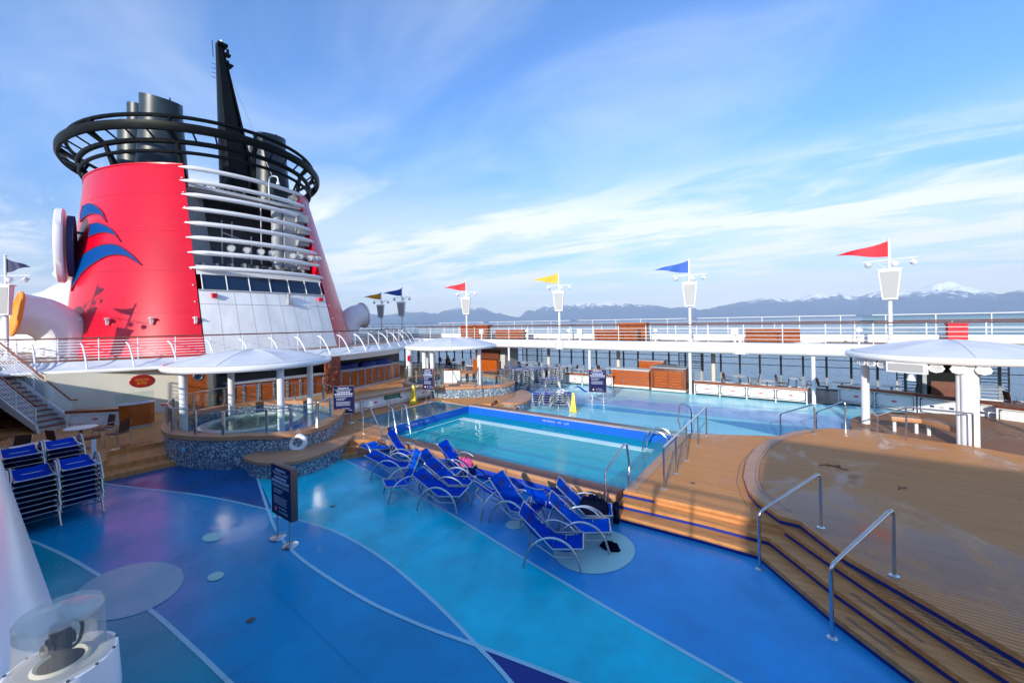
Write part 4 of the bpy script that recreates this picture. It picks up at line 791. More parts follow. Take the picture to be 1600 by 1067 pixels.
# mosaic bench round near tub
def bench_arc(label,P,ztop,w,base,cx,cy,wood='tan'):
    t=thing('bench',label,'bench',(P[0][0],P[0][1],0)); o=P[0]; S_=sm2(P,6); Q=[(x-o[0],y-o[1]) for x,y in S_]
    f=MB(); f.prism(Q,ztop-.1,ztop); part('seat',f,wood,t,bev=.015)
    c=(sum(q[0] for q in Q)/len(Q),sum(q[1] for q in Q)/len(Q)); f=MB(); f.prism([(c[0]+(x-c[0])*.94,c[1]+(y-c[1])*.94) for x,y in Q],0,ztop-.1); part('base',f,base,t); return t
bench_arc('low curved bench with mosaic base wrapped round the near whirlpool',[(-14.0,5.12),(-13.5,5.08),(-12.87,5.2),(-12.3,5.6),(-12.08,6.1),(-12.2,6.8),(-12.6,7.7),(-13.3,8.35),(-13.35,7.3),(-13.4,6.6),(-13.8,5.9),(-14.2,5.5)],.52,.5,'mosaic',0,0)
bench_arc('low curved bench with mosaic base beside the far whirlpool',[(-13.6,17.2),(-12.7,16.3),(-11.9,15.9),(-11.3,16.4),(-11.4,17.4),(-12.3,18.8),(-13.4,19.6),(-13.3,18.4)],.5,.5,'mosl',0,0)
# far whirlpool entrance steps and rails
t=thing('wooden_steps','orange brown wooden steps up to the far whirlpool','steps',(-15.4,16.1,.45)); 
for i in range(4):
    f=MB(); k=.3*i; P=[(-.9,-.55),(.75,.5)]; d=Vector((-.53,.85))*k; f.prism([(-.95+d.x,-.6+d.y),(.8+d.x,.5+d.y),(.3-.53,1.5+.4),(-1.4-.5,.6+.3)],.0 if i==0 else .13*i,.13*(i+1)); part('tread',f,'tan',t)
for q in ((-16.05,15.24,'left'),(-13.95,16.0,'right')):
    bent('steel double rail at the %s of the far whirlpool steps'%q[2],[(q[0],q[1],.45),(q[0],q[1],1.55),(q[0]-.55,q[1]+.9,2.05),(q[0]-.55,q[1]+.9,1.0)],GP)
bent('small bent steel rail by the far whirlpool bench',[(-12.2,15.3,.45),(-12.2,15.3,1.15),(-12.35,15.5,1.3),(-13.0,16.4,1.4)],GP)
t=thing('access_board','white panel leaning on a frame at the entrance of the far whirlpool','panel',(-16.9,17.2,.62)); f=MB(); f.box(-.55,-.03,.05,.55,.03,1.05); part('panel',f,'whitetowel',t,bev=.01); f=MB(); f.tube([(-.62,0,0),(-.62,0,1.1)],.02,6); f.tube([(.62,0,0),(.62,0,1.1)],.02,6); part('frame',f,'steel',t); t.rotation_euler=(0,0,R(30))
t=thing('lifebuoy','white ring lifebuoy hanging on the near whirlpool wall','lifebuoy',(-13.28,6.45,.72)); f=MB(); f.tube([(0,.22*math.cos(2*PI*i/24),.22*math.sin(2*PI*i/24)) for i in range(24)],.075,10,closed=True); part('ring',f,'white',t); f=MB(); f.tube([(.0,-.08,.26),(0,0,.45),(0,.08,.26)],.012,5); part('rope',f,'lgrey',t); t.rotation_euler=(0,R(-8),R(-48))
# blue small plate in mosaic wall
f=MB(); f.box(-.09,-.01,-.06,.09,.01,.06); single('wall_plate',f,'f_aqua','tiny light blue plate on the near whirlpool mosaic wall','sign',(-16.1,4.225,.62),R(12))
f=MB(); f.tube([(-.42,0,-.38),(.42,0,-.38),(.42,0,.38),(-.42,0,.38)],.008,4,closed=True); single('access_hatch',f,'lgrey','square hatch outline in the near whirlpool mosaic wall','hatch',(-16.15,4.22,.5),R(12))
# ================================================================= bars, walls under the upper deck
def arcx(y): return ARC(y,-22.9,.03)
def bar(y0,y1,label):
    t=thing('bar_counter',label,'bar',(0,0,0),0,'wooden bar counters'); n=14
    f=MB(); f.grid(lambda u,v:(arcx(y0+(y1-y0)*u),y0+(y1-y0)*u,.5+1.1*v),n,1); part('front_panel',f,'varn',t)
    k=int((y1-y0)/.62)
    for i in range(k+1):
        y=y0+.08+(y1-y0-.16)*i/k; f=MB(); f.box(arcx(y)-.01,y-.05,.52,arcx(y)+.035,y+.05,1.58); part('mosaic_strip',f,'mosl',t)
    f=MB(); f.prism([(arcx(y0+(y1-y0)*i/n)+.1,y0+(y1-y0)*i/n) for i in range(n+1)]+[(arcx(y0+(y1-y0)*i/n)-.5,y0+(y1-y0)*i/n) for i in range(n,-1,-1)],1.6,1.68); part('counter_top',f,'grey',t)
    f=MB(); f.prism([(arcx(y0+(y1-y0)*i/n)+.12,y0+(y1-y0)*i/n) for i in range(n+1)]+[(arcx(y0+(y1-y0)*i/n)-.02,y0+(y1-y0)*i/n) for i in range(n,-1,-1)],.44,.56); part('plinth',f,'lgrey',t)
    return t
bar(7.9,12.75,'wooden bar counter with pebble strips behind the near whirlpool')
bar(13.75,19.4,'wooden bar counter with pebble strips behind the blue notice board, blue covers on it')
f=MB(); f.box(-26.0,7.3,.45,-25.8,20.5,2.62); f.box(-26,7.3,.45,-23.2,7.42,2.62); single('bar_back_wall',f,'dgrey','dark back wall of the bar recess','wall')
f=MB(); f.box(-.35,-.42,.45,.0,.42,2.62); single('mosaic_pillar',f,mosaic('pillar_mosaic',(.2,.05,.03),(.1,.03,.03),(.35,.15,.08),9),'brown mosaic pillar between the two bar counters','pillar',(-22.75,13.25,0),0)
f=MB(); f.box(-.04,-.03,.45,.04,.03,2.6); single('door_post',f,'varnx','narrow reddish post beside the brown mosaic pillar','post',(-22.85,12.78,0))
f=MB(); f.grid(lambda u,v:(ARC(7.5+12.3*u,-23.15,.032),7.5+12.3*u,2.3+.34*v),16,1); f.grid(lambda u,v:(ARC(7.5+12.3*u,-23.15,.032)-.5*v,7.5+12.3*u,2.3),16,1); single('bar_fascia',f,'cream','cream fascia above the bar openings','fascia')
for i,(x,y,a) in enumerate(((-24.1,15.0,.75),(-24.3,16.6,.65),(-24.5,17.9,.8),(-24.2,14.4,.4))):
    f=MB(); f.grid(lambda u,v:(.42*(1-v**3)*math.cos(2*PI*u)+.02*math.sin(u*40),a*(1-.9*v**3)*math.sin(2*PI*u),.55*math.sin(PI/2*min(1,v*1.3)) +.02*math.sin(u*50)),26,7); f.cyl(0,0,-.95,.02,.3,8); single('equipment_cover',f,mat('cover_blue_shaded',(.0,.012,.12),.6),('blue cover over bar equipment, leftmost of the row','blue cover over bar equipment, second of the row','tall blue cover over bar equipment at the right end of the row','low blue cover over bar equipment beside the brown pillar')[[0,1,2,3][i]],'cover',(x,y,1.45),0,'blue covers in the bar')  # cover colour is darkened to hold the shade inside the bar
f=MB(); f.box(-24.6,13.9,1.0,-23.9,14.6,1.95); single('bar_cabinet',f,'cream','cream cabinet behind the right bar counter','cabinet')
for (x,y,z,rr,lb) in ((-25.3,9.3,2.05,.35,'white plates on the bar back shelf, left group'),(-25.3,11.0,2.15,.3,'white plates on the bar back shelf, right group'),(-25.2,15.6,2.2,.5,'white oval lamp panel in the right bar')):
    f=MB(); f.lathe([(.01,0),(rr,.0),(rr,.05),(.01,.06)],(0,0,0),16,sy=1.6); single('plate_stack',f,'lgrey',lb,'plates',(x,y,z))
f=MB(); f.box(-25.6,7.6,1.1,-25.0,12.6,1.9); f.box(-25.7,7.5,1.95,-24.9,12.6,2.0); single('bar_shelf',f,'dgrey','dark shelving behind the left bar counter','shelf')
# cream wall with sign, wooden door
f=MB(); f.add([(-26.1,2.2,.45),(-25.0,6.5,.45),(-24.4,7.4,.45),(-24.4,7.4,2.62),(-25.0,6.5,2.62),(-26.1,2.2,2.62)],[(0,1,4,5),(1,2,3,4)]); f.add([(-26.1,2.2,.45),(-32,2.0,.45),(-32,2,2.62),(-26.1,2.2,2.62)],[(0,3,2,1)]); single('cream_wall',f,'cream','cream wall under the awning with a round red sign','wall')
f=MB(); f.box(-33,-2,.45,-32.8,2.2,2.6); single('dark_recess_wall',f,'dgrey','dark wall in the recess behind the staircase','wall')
t=thing('bar_sign','round red and gold shop sign on the cream wall','sign',(-25.37,5.15,2.02)); f=MB(); f.lathe([(.01,.05),(.42,.05),(.46,.02),(.46,-.02)],(0,0,0),28,sx=.68); f.xf(Euler((0,R(90),0)).to_matrix().to_4x4()); part('board',f,mat('sign_red',(.3,.008,.004),.4),t)
f=MB(); f.tube([(.03,.4*math.cos(2*PI*i/24),.27*math.sin(2*PI*i/24)) for i in range(24)],.018,5,closed=True); part('trim',f,'orange',t)
text('lettering','BOILER',.15,'orange',t,(.065,0,.06),(R(90),0,R(90))); text('lettering','BITES',.15,'orange',t,(.065,0,-.1),(R(90),0,R(90))); t.rotation_euler=(0,0,R(-14))
t=thing('wooden_door','varnished wooden door with a round porthole behind the near whirlpool','door',(-23.9,7.2,.45)); f=MB(); f.box(-.05,-.5,0,.05,.5,2.12); part('leaf',f,'varn',t)
f=MB(); f.tube([(.06,.17*math.cos(2*PI*i/20),1.65+.17*math.sin(2*PI*i/20)) for i in range(20)],.025,6,closed=True); part('porthole_ring',f,'steel',t); f=MB(); f.lathe([(.17,0),(.001,0)],(0,0,0),20); f.xf(Matrix.Translation((.056,0,1.65))@Euler((0,R(90),0)).to_matrix().to_4x4()); part('porthole_glass',f,'glassdark',t)
f=MB(); f.box(.06,.36,1.0,.11,.4,1.12); part('handle',f,'steel',t); t.location=(-24.15,6.95,.45); t.rotation_euler=(0,0,R(-8))
f=MB(); f.cyl(0,0,.45,2.62,.22,20); f.box(.1,-.16,1.6,.24,.12,2.2,1); single('round_column',f,['white','lgrey'],'fat white column at the right end of the bars','column',(-23.9,19.9,0))
f=MB(); f.box(.22,-.09,1.75,.3,.09,2.15); single('extinguisher_cabinet',f,'red','small red extinguisher on the fat white column','extinguisher',(-23.9,19.85,0),R(-40))
# aft interior beyond the passage
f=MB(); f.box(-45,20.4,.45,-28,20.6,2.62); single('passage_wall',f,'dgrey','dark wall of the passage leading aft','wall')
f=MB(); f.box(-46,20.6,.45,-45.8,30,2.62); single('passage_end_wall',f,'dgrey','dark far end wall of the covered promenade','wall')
# ================================================================= loungers
W2=.335
SL=['sling','sling2','sling3']
M['sling2']=mat('blue_sling_faded',(.0,.085,.58),.9,spec=.04,var=.2,vs=5,bump=.3,bs=300); M['sling3']=mat('blue_sling_dark',(.0,.05,.46),.9,spec=.04,var=.2,vs=6,bump=.3,bs=300)
def lounger_parts(t,ang,flat=False,emblem=True):
    sm_=random.choice(SL); k1=random.uniform(.7,2.2); k2=random.uniform(0,6)
    hx,hz=.52,.335; Lb=.84; a=R(ang); f0=(0,.385)
    def bk(s): return (hx+Lb*s*math.cos(a),hz+Lb*s*math.sin(a))
    def seatp(u,v):
        x=hx*u-.02*(1-u); z=f0[1]+(hz-f0[1])*u-(.025*k1)*math.sin(PI*u)-.018*math.sin(PI*v)+.004*math.sin(v*14+k2)*math.sin(u*5+k2); return (x,(v-.5)*.56,z)
    f=MB(); f.grid(seatp,10,10); f.grid(lambda u,v:tuple(Vector(seatp(u,1-v))-Vector((0,0,.008))),10,10); part('seat_sling',f,sm_,t,60)
    def backp(u,v):
        x,z=bk(u); sg=.03*k1*math.sin(PI*u)+.02*math.sin(PI*v)+.005*math.sin(u*11+k2)*math.sin(v*4+k2); return (x+sg*math.sin(a),(v-.5)*.56,z-sg*math.cos(a))
    f=MB(); f.grid(backp,8,6); f.grid(lambda u,v:tuple(Vector(backp(u,1-v))+Vector((.008*math.sin(a),0,-.008*math.cos(a)))),8,6); b_=part('back_sling',f,sm_,t,60)
    if emblem:
        f=MB()
        for k in range(3):
            pts=[]
            for i in range(9):
                s=i/8; yy=-.11+.085*k+.1*(s-.5)+.035*math.sin(s*2*PI); uu=.62+.2*s; wd=.028*math.sin(PI*s)**.7+.002; pts.append((uu,yy,wd))
            vs=[]
            for (uu,yy,wd) in pts:
                for s in (-1,1):
                    p=Vector(backp(uu,.5+(yy+s*wd)/.56)); vs.append(tuple(p+Vector((-.004*math.sin(a),0,.004*math.cos(a)))))
            f.add(vs,[(2*i,2*i+1,2*i+3,2*i+2) for i in range(8)])
        part('wave_print',f,'slingd',b_,180)
    for s in (-1,1):
        y=s*.295; f=MB(); f.tube([(-.03,y,f0[1]),(hx,y,hz)],.018,6); f.tube([(hx,y,hz),(*(lambda q:(q[0],y,q[1]))(bk(1.0)),)],.015,6); part('side_rail',f,'alu',t)
        y=s*W2; P=smoothpath([(.0,y+s*.03,0),(.08,y+s*.01,.25),(.2,y,.43),(.38,y,.535),(.56,y,.56),(.74,y,.51),(.9,y,.38),(1.0,y+s*.01,.2),(1.06,y+s*.03,0)],3)
        f=MB(); f.tube(P,.022,7); part('leg',f,'alu',t)
        f=MB(); f.tube([(.07,s*.315,.235),(.48,s*.30,.2),(.84,s*.31,.42 if not flat else .3)],.012,5); part('brace',f,'alu',t)
    x1,z1=bk(1.0); f=MB()
    f.tube(smoothpath([(x1,-.295,z1),(x1+.03*math.sin(a),-.15,z1-.035),(x1+.04*math.sin(a),0,z1-.045),(x1+.03*math.sin(a),.15,z1-.035),(x1,.295,z1)],3),.014,6)
    part('head_bar',f,'alu',t)
    cb_=[([(.09,-W2,.24),(.09,W2,.24)],.011),([(.95,-W2,.3),(.95,W2,.3)],.011),([(-.03,-.295,f0[1]),(-.03,.295,f0[1])],.014),([(.3,-.295,.345),(.3,-.1,.27),(.3,.1,.27),(.3,.295,.345)],.010)]
    if not flat:
        xm,zm=bk(.55); cb_.append(([(xm,-.2,zm-.02),(.93,-.2,.3),(.93,.2,.3),(xm,.2,zm-.02)],.010))
    for P,r in cb_: f=MB(); f.tube(P,r,5); part('crossbar',f,'alu',t)
GL='blue sun loungers pulled up in front of the pool'
LS=[((-3.37,6.80),205,44,'blue sun lounger nearest to the camera, standing partly on the pale green floor spot'),
((-3.18,7.62),206,42,'blue sun lounger directly behind the nearest one, a dark bag on the floor beneath it'),
((-3.40,8.28),204,44,'blue sun lounger against the steps with a heap of dark towel on its seat'),
((-4.62,8.25),265,50,'blue sun lounger facing the pool, its dark underside showing'),
((-4.72,7.42),185,48,'blue sun lounger with large wave print just left of the nearest one'),
((-5.75,8.05),240,40,'low blue sun lounger seen from behind in the middle of the row, facing the pool'),
((-6.72,7.18),200,33,'blue sun lounger in the front middle of the row with its back let down low'),
((-7.0,7.82),203,38,'blue sun lounger behind the low one in the middle of the row'),
((-7.72,8.12),199,40,'blue sun lounger in the second rank left of the one with the pink towel'),
((-7.72,8.82),196,46,'blue sun lounger close to the blue pool wall with a pink towel on it'),
((-8.75,6.45),63,66,'blue sun lounger with its back raised almost upright, left middle of the row'),
((-10.0,8.7),214,58,'blue sun lounger with an upright back near the bottom of the left wooden steps'),
((-12.25,8.3),-8,12,'blue sun lounger folded flat at the far left end of the row'),
((-9.35,7.75),203,22,'blue sun lounger with a low back just left of the almost upright one')]
for (p,d,ang,lb) in LS:
    t=thing('sun_lounger',lb,'sun lounger',(p[0],p[1],.013),R(d),GL); lounger_parts(t,ang)
# towels and bag
def heap(name,label,m,c,rx,ry,rz,seed,parts=26):
    f=MB()
    def g(u,v):
        a=2*PI*u; ph=v*PI/2; r=math.cos(ph)*(1+.18*noise.noise((math.cos(a)*2+seed,math.sin(a)*2,v*3))); z=math.sin(ph)*(1+.35*noise.noise((math.cos(a)*3,math.sin(a)*3+seed,v*4)))+.12*noise.noise((math.cos(a)*7*r,math.sin(a)*7*r,seed))
        return (rx*r*math.cos(a),ry*r*math.sin(a),max(0,rz*z))
    f.grid(g,64,20); return single(name,f,m,label,name.split('_')[0],c,0,None,180)
heap('towel','crumpled pink towel lying on a blue sun lounger','pink',(-8.05,8.72,.33),.28,.24,.2,1)
heap('towel','heap of dark navy towels on the sun lounger by the steps','navytowel',(-3.72,8.12,.34),.36,.26,.3,2)
f=MB(); f.grid(lambda u,v:(.07*math.cos(2*PI*u)*(1-.2*v),.04*math.sin(2*PI*u)+.03*v,.45*v),12,8); q_=single('towel',f,'navytowel','dark towel end hanging off the lounger beside the pool rail post','towel',(-3.33,8.42,.05))
heap('bag','small dark bag on the floor below the second nearest lounger','navytowel',(-3.1,7.5,.013),.2,.12,.12,5)
# stacks of folded loungers
proto=None
def stack_l(x,y,rz,n,where,group,dz=.118,z0=.013):
    global proto
    for i in range(n):
        lb='folded blue lounger, %s'%('bottom of %s'%where if i==0 else 'top of %s'%where if i==n-1 else '%s up in %s'%(ORD[i],where))
        loc=(x+.012*math.sin(i*2.1),y+.01*math.cos(i*1.7),z0+dz*i)
        if proto is None:
            proto=thing('folded_lounger',lb,'sun lounger',loc,rz,group); lounger_parts(proto,3,True,False)
        else: dup(proto,loc,rz,lb,group)
GS='blue loungers stacked at the left edge'
stack_l(-14.0,1.72,PI,8,'the right front stack at the left edge',GS)
stack_l(-13.85,1.0,PI,8,'the middle front stack at the left edge',GS)
stack_l(-13.75,.28,PI,8,'the half hidden stack at the left edge',GS)
stack_l(-15.55,1.65,PI,10,'the right back row stack',GS)
stack_l(-15.4,.93,PI,10,'the left back row stack',GS)
GS='blue loungers stacked beyond the pool'
stack_l(-14.3,22.3,PI+.5,9,'the tall far stack nearest the pool',GS)
stack_l(-15.35,22.2,PI+.5,9,'the far stack against the glass railing',GS)
stack_l(-14.3,23.6,PI+.6,9,'the far stack behind the nearest tall one',GS)
stack_l(-15.6,23.6,PI+.45,9,'the far stack farthest back',GS)
stack_l(-13.3,24.6,PI+.3,9,'the rightmost tall far stack',GS)
stack_l(-12.9,23.3,PI+.55,4,'the short stack beside the far white bench',GS)
GS='blue loungers stacked beside the far yellow cone'
stack_l(-9.45,18.1,PI+.45,5,'the short stack beside the yellow cone',GS)
stack_l(-10.25,18.35,PI+.45,4,'the short stack left of the towelled one',GS)
f=MB(); f.grid(lambda u,v:(-.28+.56*u,-.2+.4*v,.02*math.sin(u*9)+.02*math.sin(v*7)-(.0 if v>.3 else .9*(.3-v)*(1 if .25<u<.75 else .4))),20,16); single('towel',f,'whitetowel','white towel draped over the short lounger stack beside the yellow cone','towel',(-9.85,18.0,.98),R(-20),None,180)
f=MB(); f.grid(lambda u,v:(-.35+.7*u,-.2+.4*v,.12*math.sin(u*5)),14,6); single('towel',f,'sling','blue folded sling lying across the top of the short far stack','towel',(-9.1,18.5,1.05),R(20))
# ================================================================= boards
def board(label,x,y,rz,z0,w,h,zb,big=False):
    t=thing('notice_board',label,'notice board',(x,y,z0),rz,'navy notice boards on steel posts')
    for s in (-1,1):
        px=s*(w/2-.16); f=MB(); f.tube([(px,0,.0),(px,0,zb+.02)],.026,10); part('post',f,'steel',t); f=MB(); f.lathe([(.0,.03),(.08,.028),(.15,.012),(.155,0)],(px,0,0),24); part('base',f,'steel',t)
    f=MB(); f.box(-w/2,-.05,zb,w/2,.09,zb+h); part('frame',f,'bronze',t,bev=.012)
    f=MB(); f.box(-w/2+.02,-.056,zb+.02,w/2-.02,-.045,zb+h-.02); part('panel',f,'navy',t)
    f=MB(); rnd=random.Random(3); z=zb+h-.09
    rows=[(.30,.022),(.62,.012)]
    def row(zc,hh,x0,x1,gap):
        xx=x0
        while xx<x1:
            l=rnd.uniform(.5,1.6)*gap; f.box(xx,-.0585,zc-hh/2,min(x1,xx+l),-.0555,zc+hh/2); xx+=l+gap*.28
    row(z,.045,-.22,.22,.05); row(z-.05,.008,-.36,.36,.5); row(z-.085,.02,-.3,.3,.03); row(z-.16,.05,-.26,.26,.07); row(z-.24,.055,-.36,.36,.07)
    for k in range(2): row(z-.31-.035*k,.016,-.34,.36,.035)
    for k in range(3): row(z-.41-.035*k,.014,-.3,.12-.05*k,.03)
    for k in range(5): row(z-.56-.036*k,.014,-.3,.28-.05*(k%2),.03)
    f.v=[(a*w/.86,b_,zb+(c-zb)) for a,b_,c in f.v]; part('print',f,'sign',t)
    f=MB(); f.lathe([(.001,0),(.05,0)],(0,0,0),20); f.xf(Matrix.Translation((-w*.24,-.059,zb+.15))@Euler((R(90),0,0)).to_matrix().to_4x4()); part('prohibition_disc',f,'white',t); f=MB(); f.tube([(-w*.24+.042*math.cos(2*PI*i/16),-.061,zb+.15+.042*math.sin(2*PI*i/16)) for i in range(16)],.006,4,closed=True); f.tube([(-w*.24-.03,-.061,zb+.18),(-w*.24+.03,-.061,zb+.12)],.005,4); part('prohibition_ring',f,'redflag',t)
    text('lettering','NO DIVING',.062,'sign',t,(-w*.1,-.057,zb+.19),(R(90),0,0),'LEFT'); text('lettering','NO RUNNING',.062,'sign',t,(-w*.1,-.057,zb+.11),(R(90),0,0),'LEFT')
    return t
board('large navy notice board on two steel posts standing alone on the near blue floor',-8.8,3.96,R(0),.013,.86,1.06,.52)
board('navy notice board beside the near whirlpool entrance in front of the bars',-15.35,9.35,R(48),.45,.82,1.12,.42)
board('narrow navy notice board turned sideways by the far whirlpool steps',-15.75,14.35,R(18),.45,.62,1.1,.62)
board('navy notice board facing the camera on the far blue floor before the promenade',-9.1,20.66,R(20),.013,.95,1.25,.55)
def cone(label,x,y,z,rz):
    t=thing('wet_floor_cone',label,'wet floor sign',(x,y,z),rz,'yellow wet floor cones'); f=MB(); h=.92
    f.add([(-.15,-.15,.04),(.15,-.15,.04),(.15,.15,.04),(-.15,.15,.04),(-.05,-.05,h),(.05,-.05,h),(.05,.05,h),(-.05,.05,h)],[(0,1,5,4),(1,2,6,5),(2,3,7,6),(3,0,4,7),(4,5,6,7)]); part('body',f,'yellow',t,bev=.01)
    f=MB(); f.box(-.19,-.19,0,.19,.19,.045); part('foot',f,'yellow',t,bev=.01)
    for k,ch in enumerate('CAUTION'):
        z_=.78-.085*k; yy=-.15+.1*(z_-.04)/(h-.04); text('letter',ch,.085,'black',t,(0,yy-.006,z_),(R(84),0,0))
    f=MB(); f.lathe([(.001,0),(.04,0)],(0,0,0),3); f.xf(Matrix.Translation((0,-.147,.14))@Euler((R(84),0,0)).to_matrix().to_4x4()@Euler((0,0,R(90))).to_matrix().to_4x4()); part('warning_mark',f,'black',t); return t
cone('yellow wet floor cone in front of the white panelled bench left of the pool',-16.1,13.65,.45,R(35)); cone('yellow wet floor cone beside the lounger stack with the white towel',-9.2,17.95,.013,R(15))
# ================================================================= panelled benches
def pbench(label,P0,P1,z0,n,face,ztop=.8,wood='varnx',tw=.42,grp='white panelled benches with red diamonds',dark=False):
    a=Vector((*P0,z0)); b_=Vector((*P1,z0)); d=(b_-a); Ln_=d.length; rz=math.atan2(d.y,d.x); t=thing('panelled_bench',label,'bench',a,rz,grp)
    f=MB(); f.box(-.05,-.06*face if face>0 else -tw+.06,ztop-.1,Ln_+.05,tw if face>0 else .06,ztop); part('seat',f,wood,t,bev=.02)
    w=Ln_/n
    for i in range(n+1):
        f=MB(); f.box(i*w-.025,-.03,0,i*w+.025,.03,ztop-.1); part('leg',f,'white',t)
    f=MB(); f.box(0,-.02,.13,Ln_,.02,.165); f.box(0,-.02,ztop-.14,Ln_,.02,ztop-.105); part('rail',f,'white',t)
    s=-1 if face>0 else 1
    for i in range(n):
        x0=i*w+.07; x1=(i+1)*w-.07; z1=ztop-.17; zq=.2; f=MB()
        def rr(x0,x1,z0_,z1_,r,y):
            pts=[]
            for cx,cz,a0 in ((x1-r,z0_+r,-90),(x1-r,z1_-r,0),(x0+r,z1_-r,90),(x0+r,z0_+r,180)):
                for k in range(5): an=R(a0+22.5*k); pts.append((cx+r*math.cos(an),y,cz+r*math.sin(an)))
            return pts
        o=rr(x0,x1,zq,z1,.1,0); k=len(o); f.add([(x,-.01,z) for x,y,z in o]+[(x,.012,z) for x,y,z in o],[tuple(range(k)),tuple(range(2*k-1,k-1,-1))]+[(q,(q+1)%k,(q+1)%k+k,q+k) for q in range(k)]); pn=part('panel',f,'white',t)
        f=MB(); f.tube([(x,.016*s,z) for x,y,z in rr(x0+.045,x1-.045,zq+.04,z1-.04,.08,0)],.006,4,closed=True); part('panel_line',f,'lgrey',pn)
        cx=(x0+x1)/2; cz=(zq+z1)/2; f=MB(); y=.017*s
        if not dark: f.add([(cx-.13,y,cz),(cx,y,cz-.06),(cx+.13,y,cz),(cx,y,cz+.06)],[(0,1,2,3)]); f.add([(cx-.05,y*1.25,cz),(cx,y*1.25,cz-.023),(cx+.05,y*1.25,cz),(cx,y*1.25,cz+.023)],[(0,1,2,3)],1); part('diamond',f,['redflag','lgrey'],pn)
        else:
            for q,(ox) in enumerate((-.3,0,.3)): f.add([(cx+ox-.07,y,cz-.04),(cx+ox+.07,y,cz-.04),(cx+ox+.07,y,cz+.04),(cx+ox-.07,y,cz+.04)],[(0,1,2,3)],0 if q!=1 else 1)
            part('signal_flag',f,['navyflag','lgrey'],pn)
    return t
pbench('white panelled bench with wood top along the far floor, left of the far notice board',(-14.6,25.55),(-10.2,25.55),0,4,1)
pbench('white panelled bench with wood top along the far floor, right of the louvred cabinet',(-5.1,25.55),(.25,25.5),0,4,1)
pbench('white panelled bench with dark red top behind the right canopy column',(1.6,26.6),(4.2,25.3),0,2,1,.95)
pbench('pale panelled bench with little signal flags behind the big grooved column, left one',(4.3,25.2),(6.9,23.9),0,2,1,.95,'woodb',.4,'pale panels with signal flags',True)
pbench('pale panelled bench with little signal flags at the right edge',(6.2,23.6),(10.5,21.4),0,2,1,.95,'woodb',.4,'pale panels with signal flags',True)
b1=pbench('long white panelled bench with wide tan top on the left side of the pool',(-16.45,15.35),(-16.3,9.3),.45,4,-1,.72,'tan',.6)
f=MB(); f.box(0,-.012,0,.95,.012,.2); sg=single('green_sign',f,'sgreen' if 'sgreen' in M else mat('green_sign',(.01,.13,.05),.4),'small green information plate on the long white panelled bench','sign',(-16.33,12.05,.86),R(90))
text('lettering','MUSTER STATION',.085,'sign',sg,(.475,-.024,.1),(R(90),0,0))
f=MB(); f.box(0,0,0,7.4,1.9,.02); f.v=[(x,y,z) for x,y,z in f.v]
b2=pbench('white panelled bench with diamond behind the left staircase foot',(-24.1,2.6),(-22.75,4.0),.45,1,1,.78,'varnx')
# right stage bench
for i,(a,b_,lb) in enumerate((((2.55,19.3),(3.35,19.35),'short tan bench top behind the stage rail, left piece'),((3.45,19.35),(4.1,18.3),'long tan bench top running to the grooved column behind the stage rail'))):
    d=Vector(b_)-Vector(a); t=thing('bench',lb,'bench',(a[0],a[1],.42),math.atan2(d.y,d.x),'tan benches behind the stage'); l=d.length; f=MB(); f.box(0,-.24,.40,l,.24,.56); part('seat',f,'tan',t,bev=.02)
    for x in (.12,l-.12): f=MB(); f.cyl(x,0,0,.42,.05,10); part('leg',f,'white',t)
# ================================================================= far promenade
t=thing('window_wall','grey framed open windows along the sea side of the covered promenade','window frame',(0,31,0)); 
f=MB(); f.box(-70,-.04,0,20,.04,.12); f.box(-70,-.1,0,20,-.04,.05); part('sill',f,'white',t)
for z in (.62,1.42,1.86,2.5):
    if z in (.62,): continue
    f=MB(); f.box(-70,-.03,z-.02,20,.03,z+.02); part('cross_bar',f,'mull',t)
pm=None
for i in range(76):
    x=-68+1.155*i
    if pm is None: f=MB(); f.box(-.055,-.05,.1,.055,.05,2.6); pm=f.mesh('mullion','mull')
    q=link('mullion',pm,t); q.location=(x,0,0)
def slats(x0,x1,lb):
    t=thing('slatted_screen',lb,'screen',(x0,30.85,0),0,'white slatted screens by the sea'); f=MB()
    for k in range(13): f.box(0,-.015,.3+.17*k,x1-x0,.015,.345+.17*k)
    part('slats',f,'grey',t)
    for x in (0,x1-x0): f=MB(); f.box(x-.03,-.03,0,x+.03,.03,2.6); part('post',f,'lgrey',t)
slats(-21.0,-18.9,'slatted screen at the sea side left of the far lounger stacks'); slats(4.4,5.4,'slatted screen at the sea side left of the dark doorway under the right canopy'); slats(7.5,8.5,'slatted screen at the sea side right of the big grooved column'); slats(-7.2,-5.7,'slatted screen behind the louvred cabinet')
slats(-36.5,-34,'slatted screen seen far off beyond the bar passage')
f=MB(); f.box(5.15,28.5,0,6.5,30.7,2.6); f.box(5.0,28.44,.0,5.15,28.5,2.6,1); f.box(5.3,28.44,.1,6.4,28.5,1.2,2); single('dark_doorway_box',f,['black','grey','woodb'],'black box standing for the unlit doorway below the right canopy beside the grooved column','booth')  # black faces stand in for the shade inside a doorway
f=MB(); f.box(-24.2,28.6,0,-21.4,30.7,2.6); single('promenade_booth',f,'lgrey','grey green booth wall left of the slatted screen','booth')
f=MB(); f.box(-24.6,28.3,1.2,-21.9,28.6,2.0); f.box(-24.6,27.9,0,-21.8,28.3,1.15,1); single('promenade_bar',f,['woodb','varn'],'dark red and orange wooden counter left of the slatted screen','bar')
def col(x,y,z0,z1,r,lb,m='white'):
    f=MB(); f.cyl(0,0,0,z1-z0,r,16); f.cyl(0,0,0,.02,r*1.5,16); single('column',f,m,lb,'column',(x,y,z0),0,'slim columns under the far upper deck')
